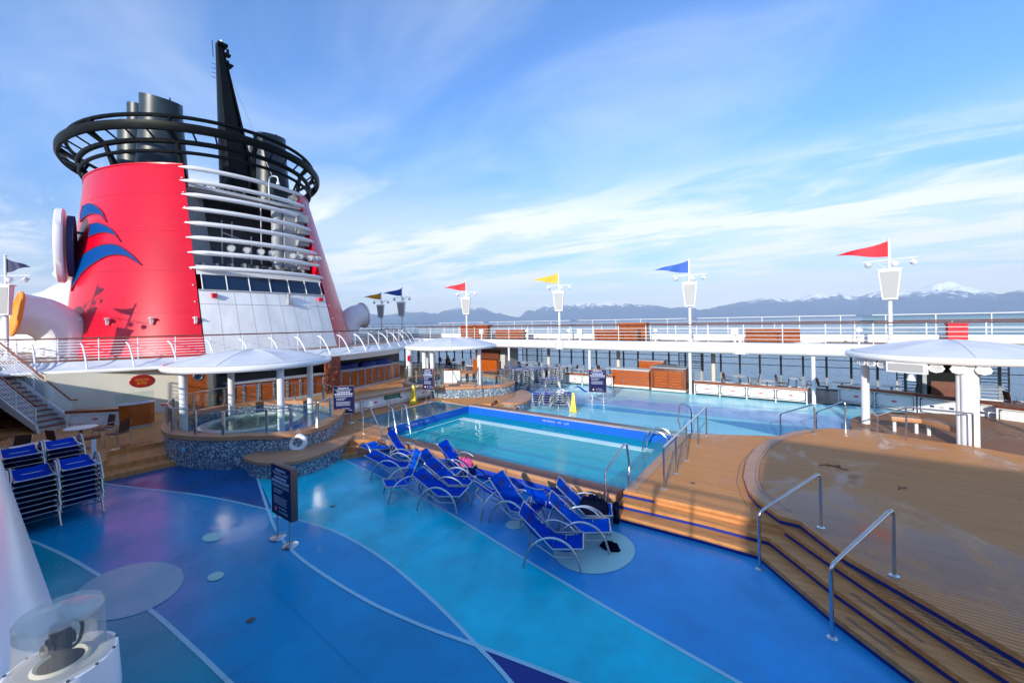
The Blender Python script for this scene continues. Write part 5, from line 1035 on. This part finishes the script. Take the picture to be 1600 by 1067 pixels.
for x,lb in ((-27.6,'behind the far canopy'),(-19.0,'right of the far canopy, left of the lounger stacks'),(-12.0,'above the left white bench'),(-5.42,'at the right side of the louvred cabinet'),(.55,'at the right end of the white bench')):
    col(x,25.95,.0,2.45,.085 if x<0 else .09,'slim white column under the far beam, '+lb)
for x,lb in ((-33.0,'leftmost'),(-17.0,'over the lounger stacks'),(-11.0,'behind the wooden counter'),(-4.6,'just right of the louvred cabinet'),(8.9,'behind the grooved column')):
    col(x,28.8,.05,2.6,.13 if x<8 else .2,'thicker cream column inside the promenade, '+lb,'cream' if x<8 else 'grey')
# cabinets
def cabinet(lb,x0,y0,w,d,h,style):
    t=thing('wooden_cabinet',lb,'cabinet',(x0,y0,.05)); f=MB(); f.box(-.0,0,.0,w,d,.14); part('plinth',f,'cream',t)
    f=MB(); f.box(0,0,.14,w,d,h); part('body',f,'varn' if style!='louvre' else 'woodb',t,bev=.01)
    if style=='louvre':
        for k in range(2):
            x=.17+k*(w-.34)/2; 
            f=MB(); 
            for j in range(6): f.box(x+.05,-.03,.24+j*(h-.4)/6,x+(w-.34)/2-.05,-.005,.24+(j+.78)*(h-.4)/6)
            dr=part('door',f,'varn',t); f=MB(); f.box(x,-.022,.2,x+.045,0,h-.14); f.box(x+(w-.34)/2-.045,-.022,.2,x+(w-.34)/2-.002,0,h-.14); part('stile',f,'varnx',dr)
        f=MB(); f.box(-.02,-.03,.14,.1,.0,h); f.box(w-.1,-.03,.14,w+.02,0,h); part('corner_post',f,'varnx',t)
        f=MB(); f.box(-.04,-.05,h,w+.04,d+.04,h+.05); f.prism([(.3,.2),(w-.5,.2),(w-.7,d-.2),(.5,d-.2)],h+.05,h+.2,1); part('top',f,['grey','dgrey'],t)
    else:
        f=MB()
        for z in (.42,.72,1.0): f.box(-.005,-.012,z-.012,w+.012,0,z+.012); f.box(w,0,z-.012,w+.012,d,z+.012)
        for x in (w/3,2*w/3): f.box(x-.01,-.010,.14,x+.01,0,h)
        part('steel_trim',f,'steel',t); f=MB(); f.box(-.05,-.05,h,w+.05,d+.05,h+.05); part('top',f,'tablet',t)
cabinet('varnished cabinet with two louvred doors on the far promenade',-7.7,25.75,2.05,1.0,1.42,'louvre')
cabinet('varnished counter with steel lines right of the far notice board',-10.4,25.95,2.5,1.1,1.15,'lines')
cabinet('tall varnished cabinet standing back left of the louvred one',-9.4,28.6,1.7,.9,1.55,'lines')
# ---- tables and chairs
def mkchair(lb,loc,rz,grp):
    t=thing('bistro_chair',lb,'chair',loc,rz,grp)
    f=MB(); f.box(-.22,-.22,.43,.22,.22,.455); part('seat',f,'chairb',t,bev=.008)
    f=MB(); f.grid(lambda u,v:(-.21+.42*u,.20+.03*math.sin(PI*u)+.06*v,.5+.4*v),5,3); f.grid(lambda u,v:(.21-.42*u,.215+.03*math.sin(PI*u)+.06*v,.5+.4*v),5,3); part('backrest',f,'chairb',t)
    for x in (-.21,.21):
        f=MB(); f.tube([(x*1.05,-.22,0),(x,-.2,.44),(x,-.18,.64),(x,.2,.66)],.013,5); part('leg',f,'alu',t)
        f=MB(); f.tube([(x*1.05,.27,0),(x,.2,.45),(x,.27,.9)],.013,5); part('leg',f,'alu',t)
    return t
def mktable(lb,loc,grp,rz=0,sq=False):
    t=thing('bistro_table',lb,'table',loc,rz,grp); f=MB()
    if sq: f.box(-.4,-.4,.72,.4,.4,.75)
    else: f.lathe([(.0,.72),(.4,.72),(.42,.735),(.4,.75),(.0,.75)],(0,0,0),28)
    part('table_top',f,'tablet',t); f=MB(); f.cyl(0,0,.02,.72,.04,10); part('pedestal',f,'dgrey',t); f=MB(); f.lathe([(.0,.04),(.22,.02),(.23,0)],(0,0,0),20); part('base',f,'dgrey',t); return t
GT='tables on the far promenade'; GC='chairs on the far promenade'
T0=None; C0=None
spots=[(-29.5,29.3,'far left'),(-26.8,28.0,'behind the far canopy'),(-19.6,29.6,'beside the slatted screen'),(-17.9,28.2,'left of the far thick column'),(-15.6,29.5,'right of the far thick column'),(-13.7,28.0,'behind the left white bench'),(-12.0,29.6,'above the far notice board'),(-8.6,27.4,'between the two wooden counters'),(-3.2,29.4,'right of the louvred cabinet'),(-1.6,27.9,'behind the right white bench'),(-.2,29.6,'farther back behind the right bench'),(1.9,29.3,'left of the right canopy column'),(3.9,28.8,'right of the right canopy column'),(8.6,28.0,'under the right canopy')]
for i,(x,y,lb) in enumerate(spots):
    l1='round pale bistro table '+lb
    if T0 is None: T0=mktable(l1,(x,y,.05),GT)
    else: dup(T0,(x,y,.05),.3*i,l1,GT)
    for k,(dx,rz,w_) in enumerate(((-.75,R(90),'left'),(.75,R(-90),'right'))):
        l2='brown bistro chair on the %s of the table %s'%(w_,lb); rz+=.25*math.sin(i*3+k); loc=(x+dx+.1*math.sin(i),y+.15*math.cos(i*2+k),.05)
        if C0 is None: C0=mkchair(l2,loc,rz,GC)
        else: dup(C0,loc,rz,l2,GC)
GT='tables on the left teak deck'; GC='chairs on the left teak deck'
dup(T0,(-19.85,2.45,.45),.2,'pale table beside the foot of the left staircase',GT); bpy.data.objects
T1=mktable('square grey table beyond the left lounger stacks, below the staircase',(-18.0,1.3,.45),GT,.25,True)
for (x,y,rz,lb) in ((-20.6,3.1,0.3,'behind the pale table by the staircase foot'),(-19.35,1.95,PI+.4,'with its back to the camera before the pale table by the staircase'),(-19.3,3.25,-.9,'right of the pale table by the staircase, nearest the wooden podium'),(-18.9,1.0,.9,'left of the square grey table'),(-19.9,.4,1.2,'at the left edge below the staircase'),(-18.5,.45,PI-.3,'at the left edge behind the lounger stacks'),(-17.6,1.85,-.3,'just behind the lounger stacks')):
    dup(C0,(x,y,.45),rz,'brown bistro chair '+lb,GC)
f=MB(); f.tube([(-17.0,-1.2,1.32),(-17.0,2.5,1.32)],.06,10); r_=single('deck_rail',f,'varnx','thick varnished wooden rail just behind the left lounger stacks','rail')
t=thing('rail_support','white bracket plate under the end of the varnished rail','bracket',(-17.0,2.35,.45)); f=MB(); f.box(-.02,-.05,0,.02,.05,.83); part('post',f,'white',t); f=MB(); f.box(-.03,-.28,0,.03,.1,.03); part('foot',f,'white',t)
f=MB(); f.box(-17.32,2.1,.06,-17.28,2.43,.36); single('edge_plate',f,'white','white plate on the deck edge beside the left deck steps','plate'); 
# podium
t=thing('podium','curved varnished host podium on the left teak deck before the cream wall','podium',(-22.3,4.35,.45)); f=MB(); f.lathe([(.36,.0),(.36,.12)],(0,0,0),20,sx=.8,sy=1.3,cap=True); part('plinth',f,'lgrey',t); f=MB(); f.lathe([(.42,.12),(.43,.98)],(0,0,0),24,sx=.8,sy=1.3); part('body',f,'varn',t); f=MB(); f.lathe([(.0,1.0),(.46,1.0),(.47,.97)],(0,0,0),24,sx=.8,sy=1.3); part('top',f,'grey',t)
f=MB(); f.box(-.3,-.6,1.0,-.28,.6,1.4); part('glass_screen',f,'glass',t)
t=thing('bar_stool','red topped bar stool beside the near whirlpool glass','stool',(-22.5,5.35,.45)); f=MB(); f.cyl(0,0,.72,.78,.2,16); part('seat',f,'red',t); 
for a in range(4): f=MB(); f.tube([(.2*math.cos(a*PI/2),.2*math.sin(a*PI/2),0),(.13*math.cos(a*PI/2),.13*math.sin(a*PI/2),.72)],.014,5); part('leg',f,'white',t)
f=MB(); f.tube([(-.12,.15,.78),(-.15,.15,1.05),(.15,.15,1.05),(.12,.15,.78)],.012,5); part('back_loop',f,'steel',t)
M['stairb']=mat('stair_tread',(.2,.08,.06),.6)
# ========= staircase
t=thing('staircase','white staircase with brown treads and wooden rails rising to the left edge','staircase',(-24.8,2.27,.45),R(26)); n=14; rise=2.55/n; run=.285
for i in range(n):
    x=-i*run; f=MB(); f.box(x-run-.02,-.52,rise*(i+1)-.04,x+.02,.52,rise*(i+1)); part('tread',f,'stairb',t)
    f=MB(); f.box(x-.02,-.5,rise*i,x,.5,rise*(i+1)-.04); part('riser',f,'lgrey',t)
Lx=n*run
for s in (-1,1):
    y=s*.56; f=MB(); f.add([(.25,y-.03,0),(.25,y+.03,0),(-Lx,y-.03,2.55-.35),(-Lx,y+.03,2.55-.35),(.12,y-.03,.33),(.12,y+.03,.33),(-Lx,y-.03,2.72),(-Lx,y+.03,2.72)],[(0,2,3,1),(4,5,7,6),(0,4,6,2),(1,3,7,5),(0,1,5,4),(2,6,7,3)]); part('stringer',f,'white',t)
    sl_=2.55/Lx
    for k in range(5): x=.1-k*1.0; f=MB(); z=-x*sl_+.1; f.tube([(x,y,z),(x,y,z+.98)],.025,6); part('rail_post',f,'white',t)
    for k in range(8):
        f=MB(); z=.18+.115*k; f.tube([(.1,y,z-.02),(-Lx,y,z+2.55)],.016,5); part('rail_bar',f,'white',t)
    f=MB(); f.tube([(.42,y,1.12),(.18,y,1.1),(.05,y,1.12),(-Lx,y,1.14+2.55)],.032,8); part('handrail',f,'varnx',t)
# ================================================================= pennant poles
def pole(x,y,lb,flag,z0=3.0,s=1.0,half=False,rz=0,fs=1.0):
    t=thing('pennant_pole',lb,'flag pole',(x,y,z0),rz,'pennant poles with loudspeakers')
    f=MB(); f.cyl(0,0,0,3.5,.085,12); f.cyl(0,0,3.5,5.3,.05,10); f.cyl(0,0,0,.12,.2,12); f.cyl(0,0,.12,.3,.17,12,.09); f.lathe([(.055,0),(.07,.03),(.02,.09)],(0,0,5.3),8); part('pole',f,'white',t)
    f=MB(); 
    for s_ in (0,):
        b0,b1,zt,zb=.43,.29,3.78,2.3; y0,y1=-.32,-.08
        f.add([(-b1,y0+.06,zb),(b1,y0+.06,zb),(b1,y1,zb),(-b1,y1,zb),(-b0,y0-.08,zt),(b0,y0-.08,zt),(b0,y1,zt),(-b0,y1,zt)],[(0,3,2,1),(4,5,6,7),(0,1,5,4),(1,2,6,5),(2,3,7,6),(3,0,4,7)])
        f.box(-b0-.05,y0-.1,zt,b0+.05,y1+.03,zt+.06)
    sp=part('loudspeaker',f,'white',t,bev=.012)
    f=MB(); f.add([(-b1+.05,y0+.052,zb+.08),(b1-.05,y0+.052,zb+.08),(b0-.06,y0-.085,zt-.08),(-b0+.06,y0-.085,zt-.08)],[(0,1,2,3)]); part('grille',f,'mesh',sp)
    f=MB(); f.tube([(-1.0,0,4.3),(1.0,0,4.34)],.022,6); f.tube([(-.55,0,4.3),(-.1,0,3.85)],.01,4); f.tube([(.55,0,4.32),(.1,0,3.85)],.01,4); part('cross_arm',f,'white',t)
    for (dx,a) in ((-.8,20),(.18,-60),(.85,-35)):
        f=MB(); f.lathe([(.02,.12),(.1,.1),(.14,-.05),(.13,-.08)],(0,0,0),12); f.tube([(0,0,.08),(0,.05,.2)],.015,4); f.xf(Matrix.Translation((dx,-.06,4.12))@Euler((R(55),0,R(a))).to_matrix().to_4x4()); part('spotlight',f,'white',t)
    f=MB()
    def fl(u,v):
        h=.78*fs*(1-u)+.001; xx=-2.05*u*fs; zc=4.87-.1*u-.04*math.sin(u*6); return (xx*(.5 if half else 1)*(-1 if half else 1)-.05,.09*math.sin(u*8+v)*u**.7,zc-h/2+h*v)
    f.grid(fl,16,6); part('pennant',f,flag,t,180); return t
pole(3.72,27.5,'white pole with a dark red pennant, nearest at the right','redflag',rz=R(-8)); pole(-5.7,27.5,'white pole with a blue pennant right of centre','blueflag',rz=R(12)); pole(-15.2,27.5,'white pole with a yellow pennant in the middle','yelflag',rz=R(20)); pole(-24.9,27.5,'white pole with a bright red pennant left of centre','redflag',rz=R(28)); pole(-34.0,27.5,'white pole with a small blue pennant above the far canopy','blueflag',rz=R(30)); pole(-40.4,29.6,'white pole with an orange pennant farthest off at the left','yelflag',rz=R(35)); pole(-32.8,1.52,'white pole with a navy pennant cut by the left edge','navyflag',rz=R(50),half=True)
pole(-29.5,-1.0,'white pole with a red pennant that throws its shadow on the funnel','redflag',fs=.6)
# ================================================================= things on the far upper deck
def slatbox(lb,x0,x1,y,h,d=.7,m='varn',slat=True):
    t=thing('deck_box',lb,'deck box',(x0,y,3.0),0,'wooden boxes on the far upper deck'); w=x1-x0; f=MB(); f.box(0,0,.06,w,d,h-.05); part('body',f,'woodb' if slat else m,t)
    f=MB(); f.box(-.04,-.05,h-.05,w+.04,d+.04,h); part('lid',f,m,t)
    if slat:
        f=MB(); k=int(h/.11)
        for j in range(k): f.box(-.0,-.03,.08+j*.11,w,0,.15+j*.11)
        for j in range(5): f.box(w*j/4-.03,-.045,.06,w*j/4+.03,-.0,h-.05)
        part('slats',f,m,t)
    return t
slatbox('low slatted wooden box between the yellow and blue pennants',-12.7,-9.5,28.5,.82); slatbox('taller wooden box standing behind the low slatted one',-11.3,-9.2,29.7,1.3)
slatbox('low slatted wooden box right of the blue pennant pole',-2.7,.0,28.5,.82); slatbox('tall wooden box left of the red pennant pole, above the far canopy',-26.9,-23.6,28.9,1.3); slatbox('low slatted wooden box right of the far canopy',-22.6,-19.6,28.9,.82)
slatbox('small bright red locker above the right canopy',6.25,6.95,30.0,1.05,.5,'redflag',False)
for (x,lb) in ((-23.2,'left of the low slatted box by the far canopy'),(-13.5,'left of the slatted box between the yellow and blue pennants'),(-3.2,'left of the slatted box beside the blue pennant')):
    f=MB(); f.box(-.2,-.12,.5,.2,.12,.98); f.box(-.06,-.05,0,.06,.05,.5); single('fitting_box',f,'white','white electrical box, '+lb,'box',(x,27.6,3.0),0,'white boxes on the far upper deck',bev=.01)
for (x,lb) in ((-19.0,'right of the low box by the far canopy'),(-15.0,'beside the yellow pennant pole'),(-8.2,'between the slatted box and the blue pennant pole'),(2.6,'left of the nearest red pennant pole')):
    t=thing('deck_lamp','white mushroom lamp, '+lb,'lamp',(x,28.6,3.0),0,'mushroom lamps on the far upper deck'); f=MB(); f.cyl(0,0,0,.7,.05,8); f.cyl(0,0,.2,.45,.12,10); part('post',f,'white',t); f=MB(); f.lathe([(.17,.7),(.17,.76),(.02,.9)],(0,0,0),12); part('shade',f,'white',t)
f=MB(); f.box(-70,30.95,3.0,30,31.08,3.42); single('bulwark',f,'white','low white bulwark at the foot of the sea side railing','bulwark')
f=MB(); f.box(3,31.1,3.42,30,31.12,4.5); single('windscreen',f,'glass','greenish glass windscreen on the sea side at the right','windscreen')
# heap of chairs far aft on the upper deck
f=MB()
for k in range(60):
    x=-29.5-random.random()*3.5; y=22.3+random.random()*2.2; z=3.05+random.random()*1.0; a=random.random()*6
    f.tube([(x,y,z),(x+.3*math.cos(a),y+.3*math.sin(a),z+.12),(x+.6*math.cos(a),y+.6*math.sin(a),z)],.03,4)
single('stacked_furniture',f,'dgrey','dark tangle of stacked deck furniture right of the funnel foot','furniture')
M['lid']=glass('milky_lid',(.9,.9,.85),milk=.45)
# ==== plastic domed camera close by
t=thing('dome_camera','security camera inside a clear plastic cylinder on a white drum at the bottom left corner','security camera',(-1.19,.115,3.665)); t.scale=(.72,.72,.78)
f=MB(); f.cyl(0,0,-.5,0.07,.05,20); f.cyl(0,0,0.06,.12,.10,32); f.cyl(0,0,.12,.235,.118,48,.112); part('drum',f,'white_gloss',t,bev=.003)
f=MB(); f.lathe([(.104,.2355),(.045,.2355),(.043,.2345)],(0,0,0),48); part('plate',f,'lgrey',t); f=MB(); f.lathe([(.044,.2366),(.001,.2366)],(.0,-.0,0),32); part('aperture',f,'black',t); f=MB(); f.lathe([(.044,.2345),(.052,.242),(.058,.2355)],(0,0,0),32); part('aperture_ring',f,'cream',t)
f=MB(); 
for k in range(12): f.cyl(.109*math.cos(k*PI/6),.109*math.sin(k*PI/6),.234,.238,.0035,8)
part('screws',f,'dgrey',t)
f=MB(); f.lathe([(.088,.2355),(.086,.36)],(0,0,0),64); f.lathe([(.086,.36),(.082,.366),(.001,.366)],(0,0,0),64); part('clear_cover',f,'clear',t,30)
f=MB(); f.lathe([(.085,.352),(.07,.358),(.001,.358)],(0,0,0),48); part('lid_plate',f,'lid',t)
f=MB(); f.box(-.028,-.02,.262,.02,.02,.315); f.cyl(0,0,.3,.335,.017,14); f.box(-.014,-.028,.275,.014,.028,.3); b_=part('camera_body',f,'black',t,bev=.004)
f=MB(); f.lathe([(.013,0),(.015,.014),(.009,.016),(.001,.012)],(0,0,0),20); f.xf(Matrix.Translation((.012,-.02,.285))@Euler((R(80),0,R(25))).to_matrix().to_4x4()); part('lens',f,'dgrey',b_)
f=MB(); f.tube(smoothpath([(.01,.02,.335),(.045,.035,.33),(.04,.03,.29),(.02,.02,.27)],4),.004,6); part('cable',f,'black',t)
f=MB(); f.cyl(.0,.0,.318,.332,.02,14); f.box(-.02,-.006,.35,.03,.006,.356); part('bracket',f,'bronze',t)
# ================================================================= people far off
def person(lb,loc,rz,sit,top,leg,skin=(.45,.27,.2)):
    h=1.0
    if not sit: J=dict(pel=(0,0,.95),sp=(0,0,1.2),ch=(0,0,1.4),nk=(0,0,1.5),hd=(0,-.02,1.62),ht=(0,-.02,1.72),ls=(-.19,0,1.42),le=(-.25,.02,1.15),lh=(-.22,-.12,.95),lf=(-.21,-.2,.9),rs=(.19,0,1.42),re=(.25,.02,1.15),rh=(.2,-.15,1.0),rf=(.18,-.23,.97),lk=(-.11,-.02,.5),la=(-.12,.03,.08),lt=(-.13,-.14,.03),rk=(.11,-.05,.5),ra=(.12,.0,.08),rt=(.13,-.17,.03),lhip=(-.1,0,.9),rhip=(.1,0,.9))
    else: J=dict(pel=(0,.05,.52),sp=(0,.06,.78),ch=(0,.03,.98),nk=(0,0,1.08),hd=(0,-.05,1.2),ht=(0,-.06,1.3),ls=(-.19,.02,1.0),le=(-.26,-.05,.75),lh=(-.15,-.28,.76),lf=(-.1,-.36,.77),rs=(.19,.02,1.0),re=(.26,-.05,.75),rh=(.15,-.28,.76),rf=(.1,-.36,.77),lk=(-.13,-.42,.52),la=(-.13,-.4,.08),lt=(-.13,-.55,.03),rk=(.13,-.42,.52),ra=(.13,-.4,.08),rt=(.13,-.55,.03),lhip=(-.1,.0,.5),rhip=(.1,0,.5))
    Rr=dict(pel=.15,sp=.13,ch=.16,nk=.06,hd=.1,ht=.085,ls=.07,le=.045,lh=.032,lf=.025,rs=.07,re=.045,rh=.032,rf=.025,lk=.065,la=.045,lt=.035,rk=.065,ra=.045,rt=.035,lhip=.1,rhip=.1)
    ks=list(J); E=[('pel','sp'),('sp','ch'),('ch','nk'),('nk','hd'),('hd','ht'),('ch','ls'),('ls','le'),('le','lh'),('lh','lf'),('ch','rs'),('rs','re'),('re','rh'),('rh','rf'),('pel','lhip'),('lhip','lk'),('lk','la'),('la','lt'),('pel','rhip'),('rhip','rk'),('rk','ra'),('ra','rt')]
    me=bpy.data.meshes.new('p'); me.from_pydata([J[k] for k in ks],[(ks.index(a),ks.index(b_)) for a,b_ in E],[]); o=bpy.data.objects.new('p',me); COL.objects.link(o)
    md=o.modifiers.new('s','SKIN'); md.use_smooth_shade=True
    for i,k in enumerate(ks): me.skin_vertices[0].data[i].radius=(Rr[k],Rr[k]*.8)
    me.skin_vertices[0].data[0].use_root=True
    s2=o.modifiers.new('u','SUBSURF'); s2.levels=1; bpy.context.view_layer.update()
    m2=bpy.data.meshes.new_from_object(o.evaluated_get(bpy.context.evaluated_depsgraph_get())); bpy.data.objects.remove(o)
    ms=[mat('cloth_top',top,.8),mat('cloth_leg',leg,.8),mat('skin',skin,.5)]
    m2.materials.clear(); [m2.materials.append(q) for q in ms]
    hz=J['nk'][2]+.03; wz=J['pel'][2]+.02
    for p in m2.polygons:
        c=p.center; p.material_index=2 if (c.z>hz or (abs(c.x)>.13 and (Vector(c)-Vector(J['lh'])).length<.12) or (Vector(c)-Vector(J['rh'])).length<.12) else 0 if c.z>wz else 1
        if sit and c.z<.62 and c.y<-.12: p.material_index=1
    t=link('person',m2); t.location=loc; t.rotation_euler=(0,0,rz); t['label']=lb; t['category']='person'
    hd=Vector(J['hd']); f=MB(); f.lathe([(math.cos(R(a))*.112,math.sin(R(a))*.125) for a in range(-20,91,10)],(hd.x,hd.y+.025,hd.z+.02),18); part('hair',f,'black',t); return t
person('person in dark clothes standing in the covered passage beyond the bars',(-33.2,25.6,.45),R(140),False,(.012,.014,.02),(.015,.015,.02))
person('person with dark hair and dark top sitting at a table behind the far canopy',(-27.9,28.0,.05),R(80),True,(.015,.015,.02),(.02,.02,.03))
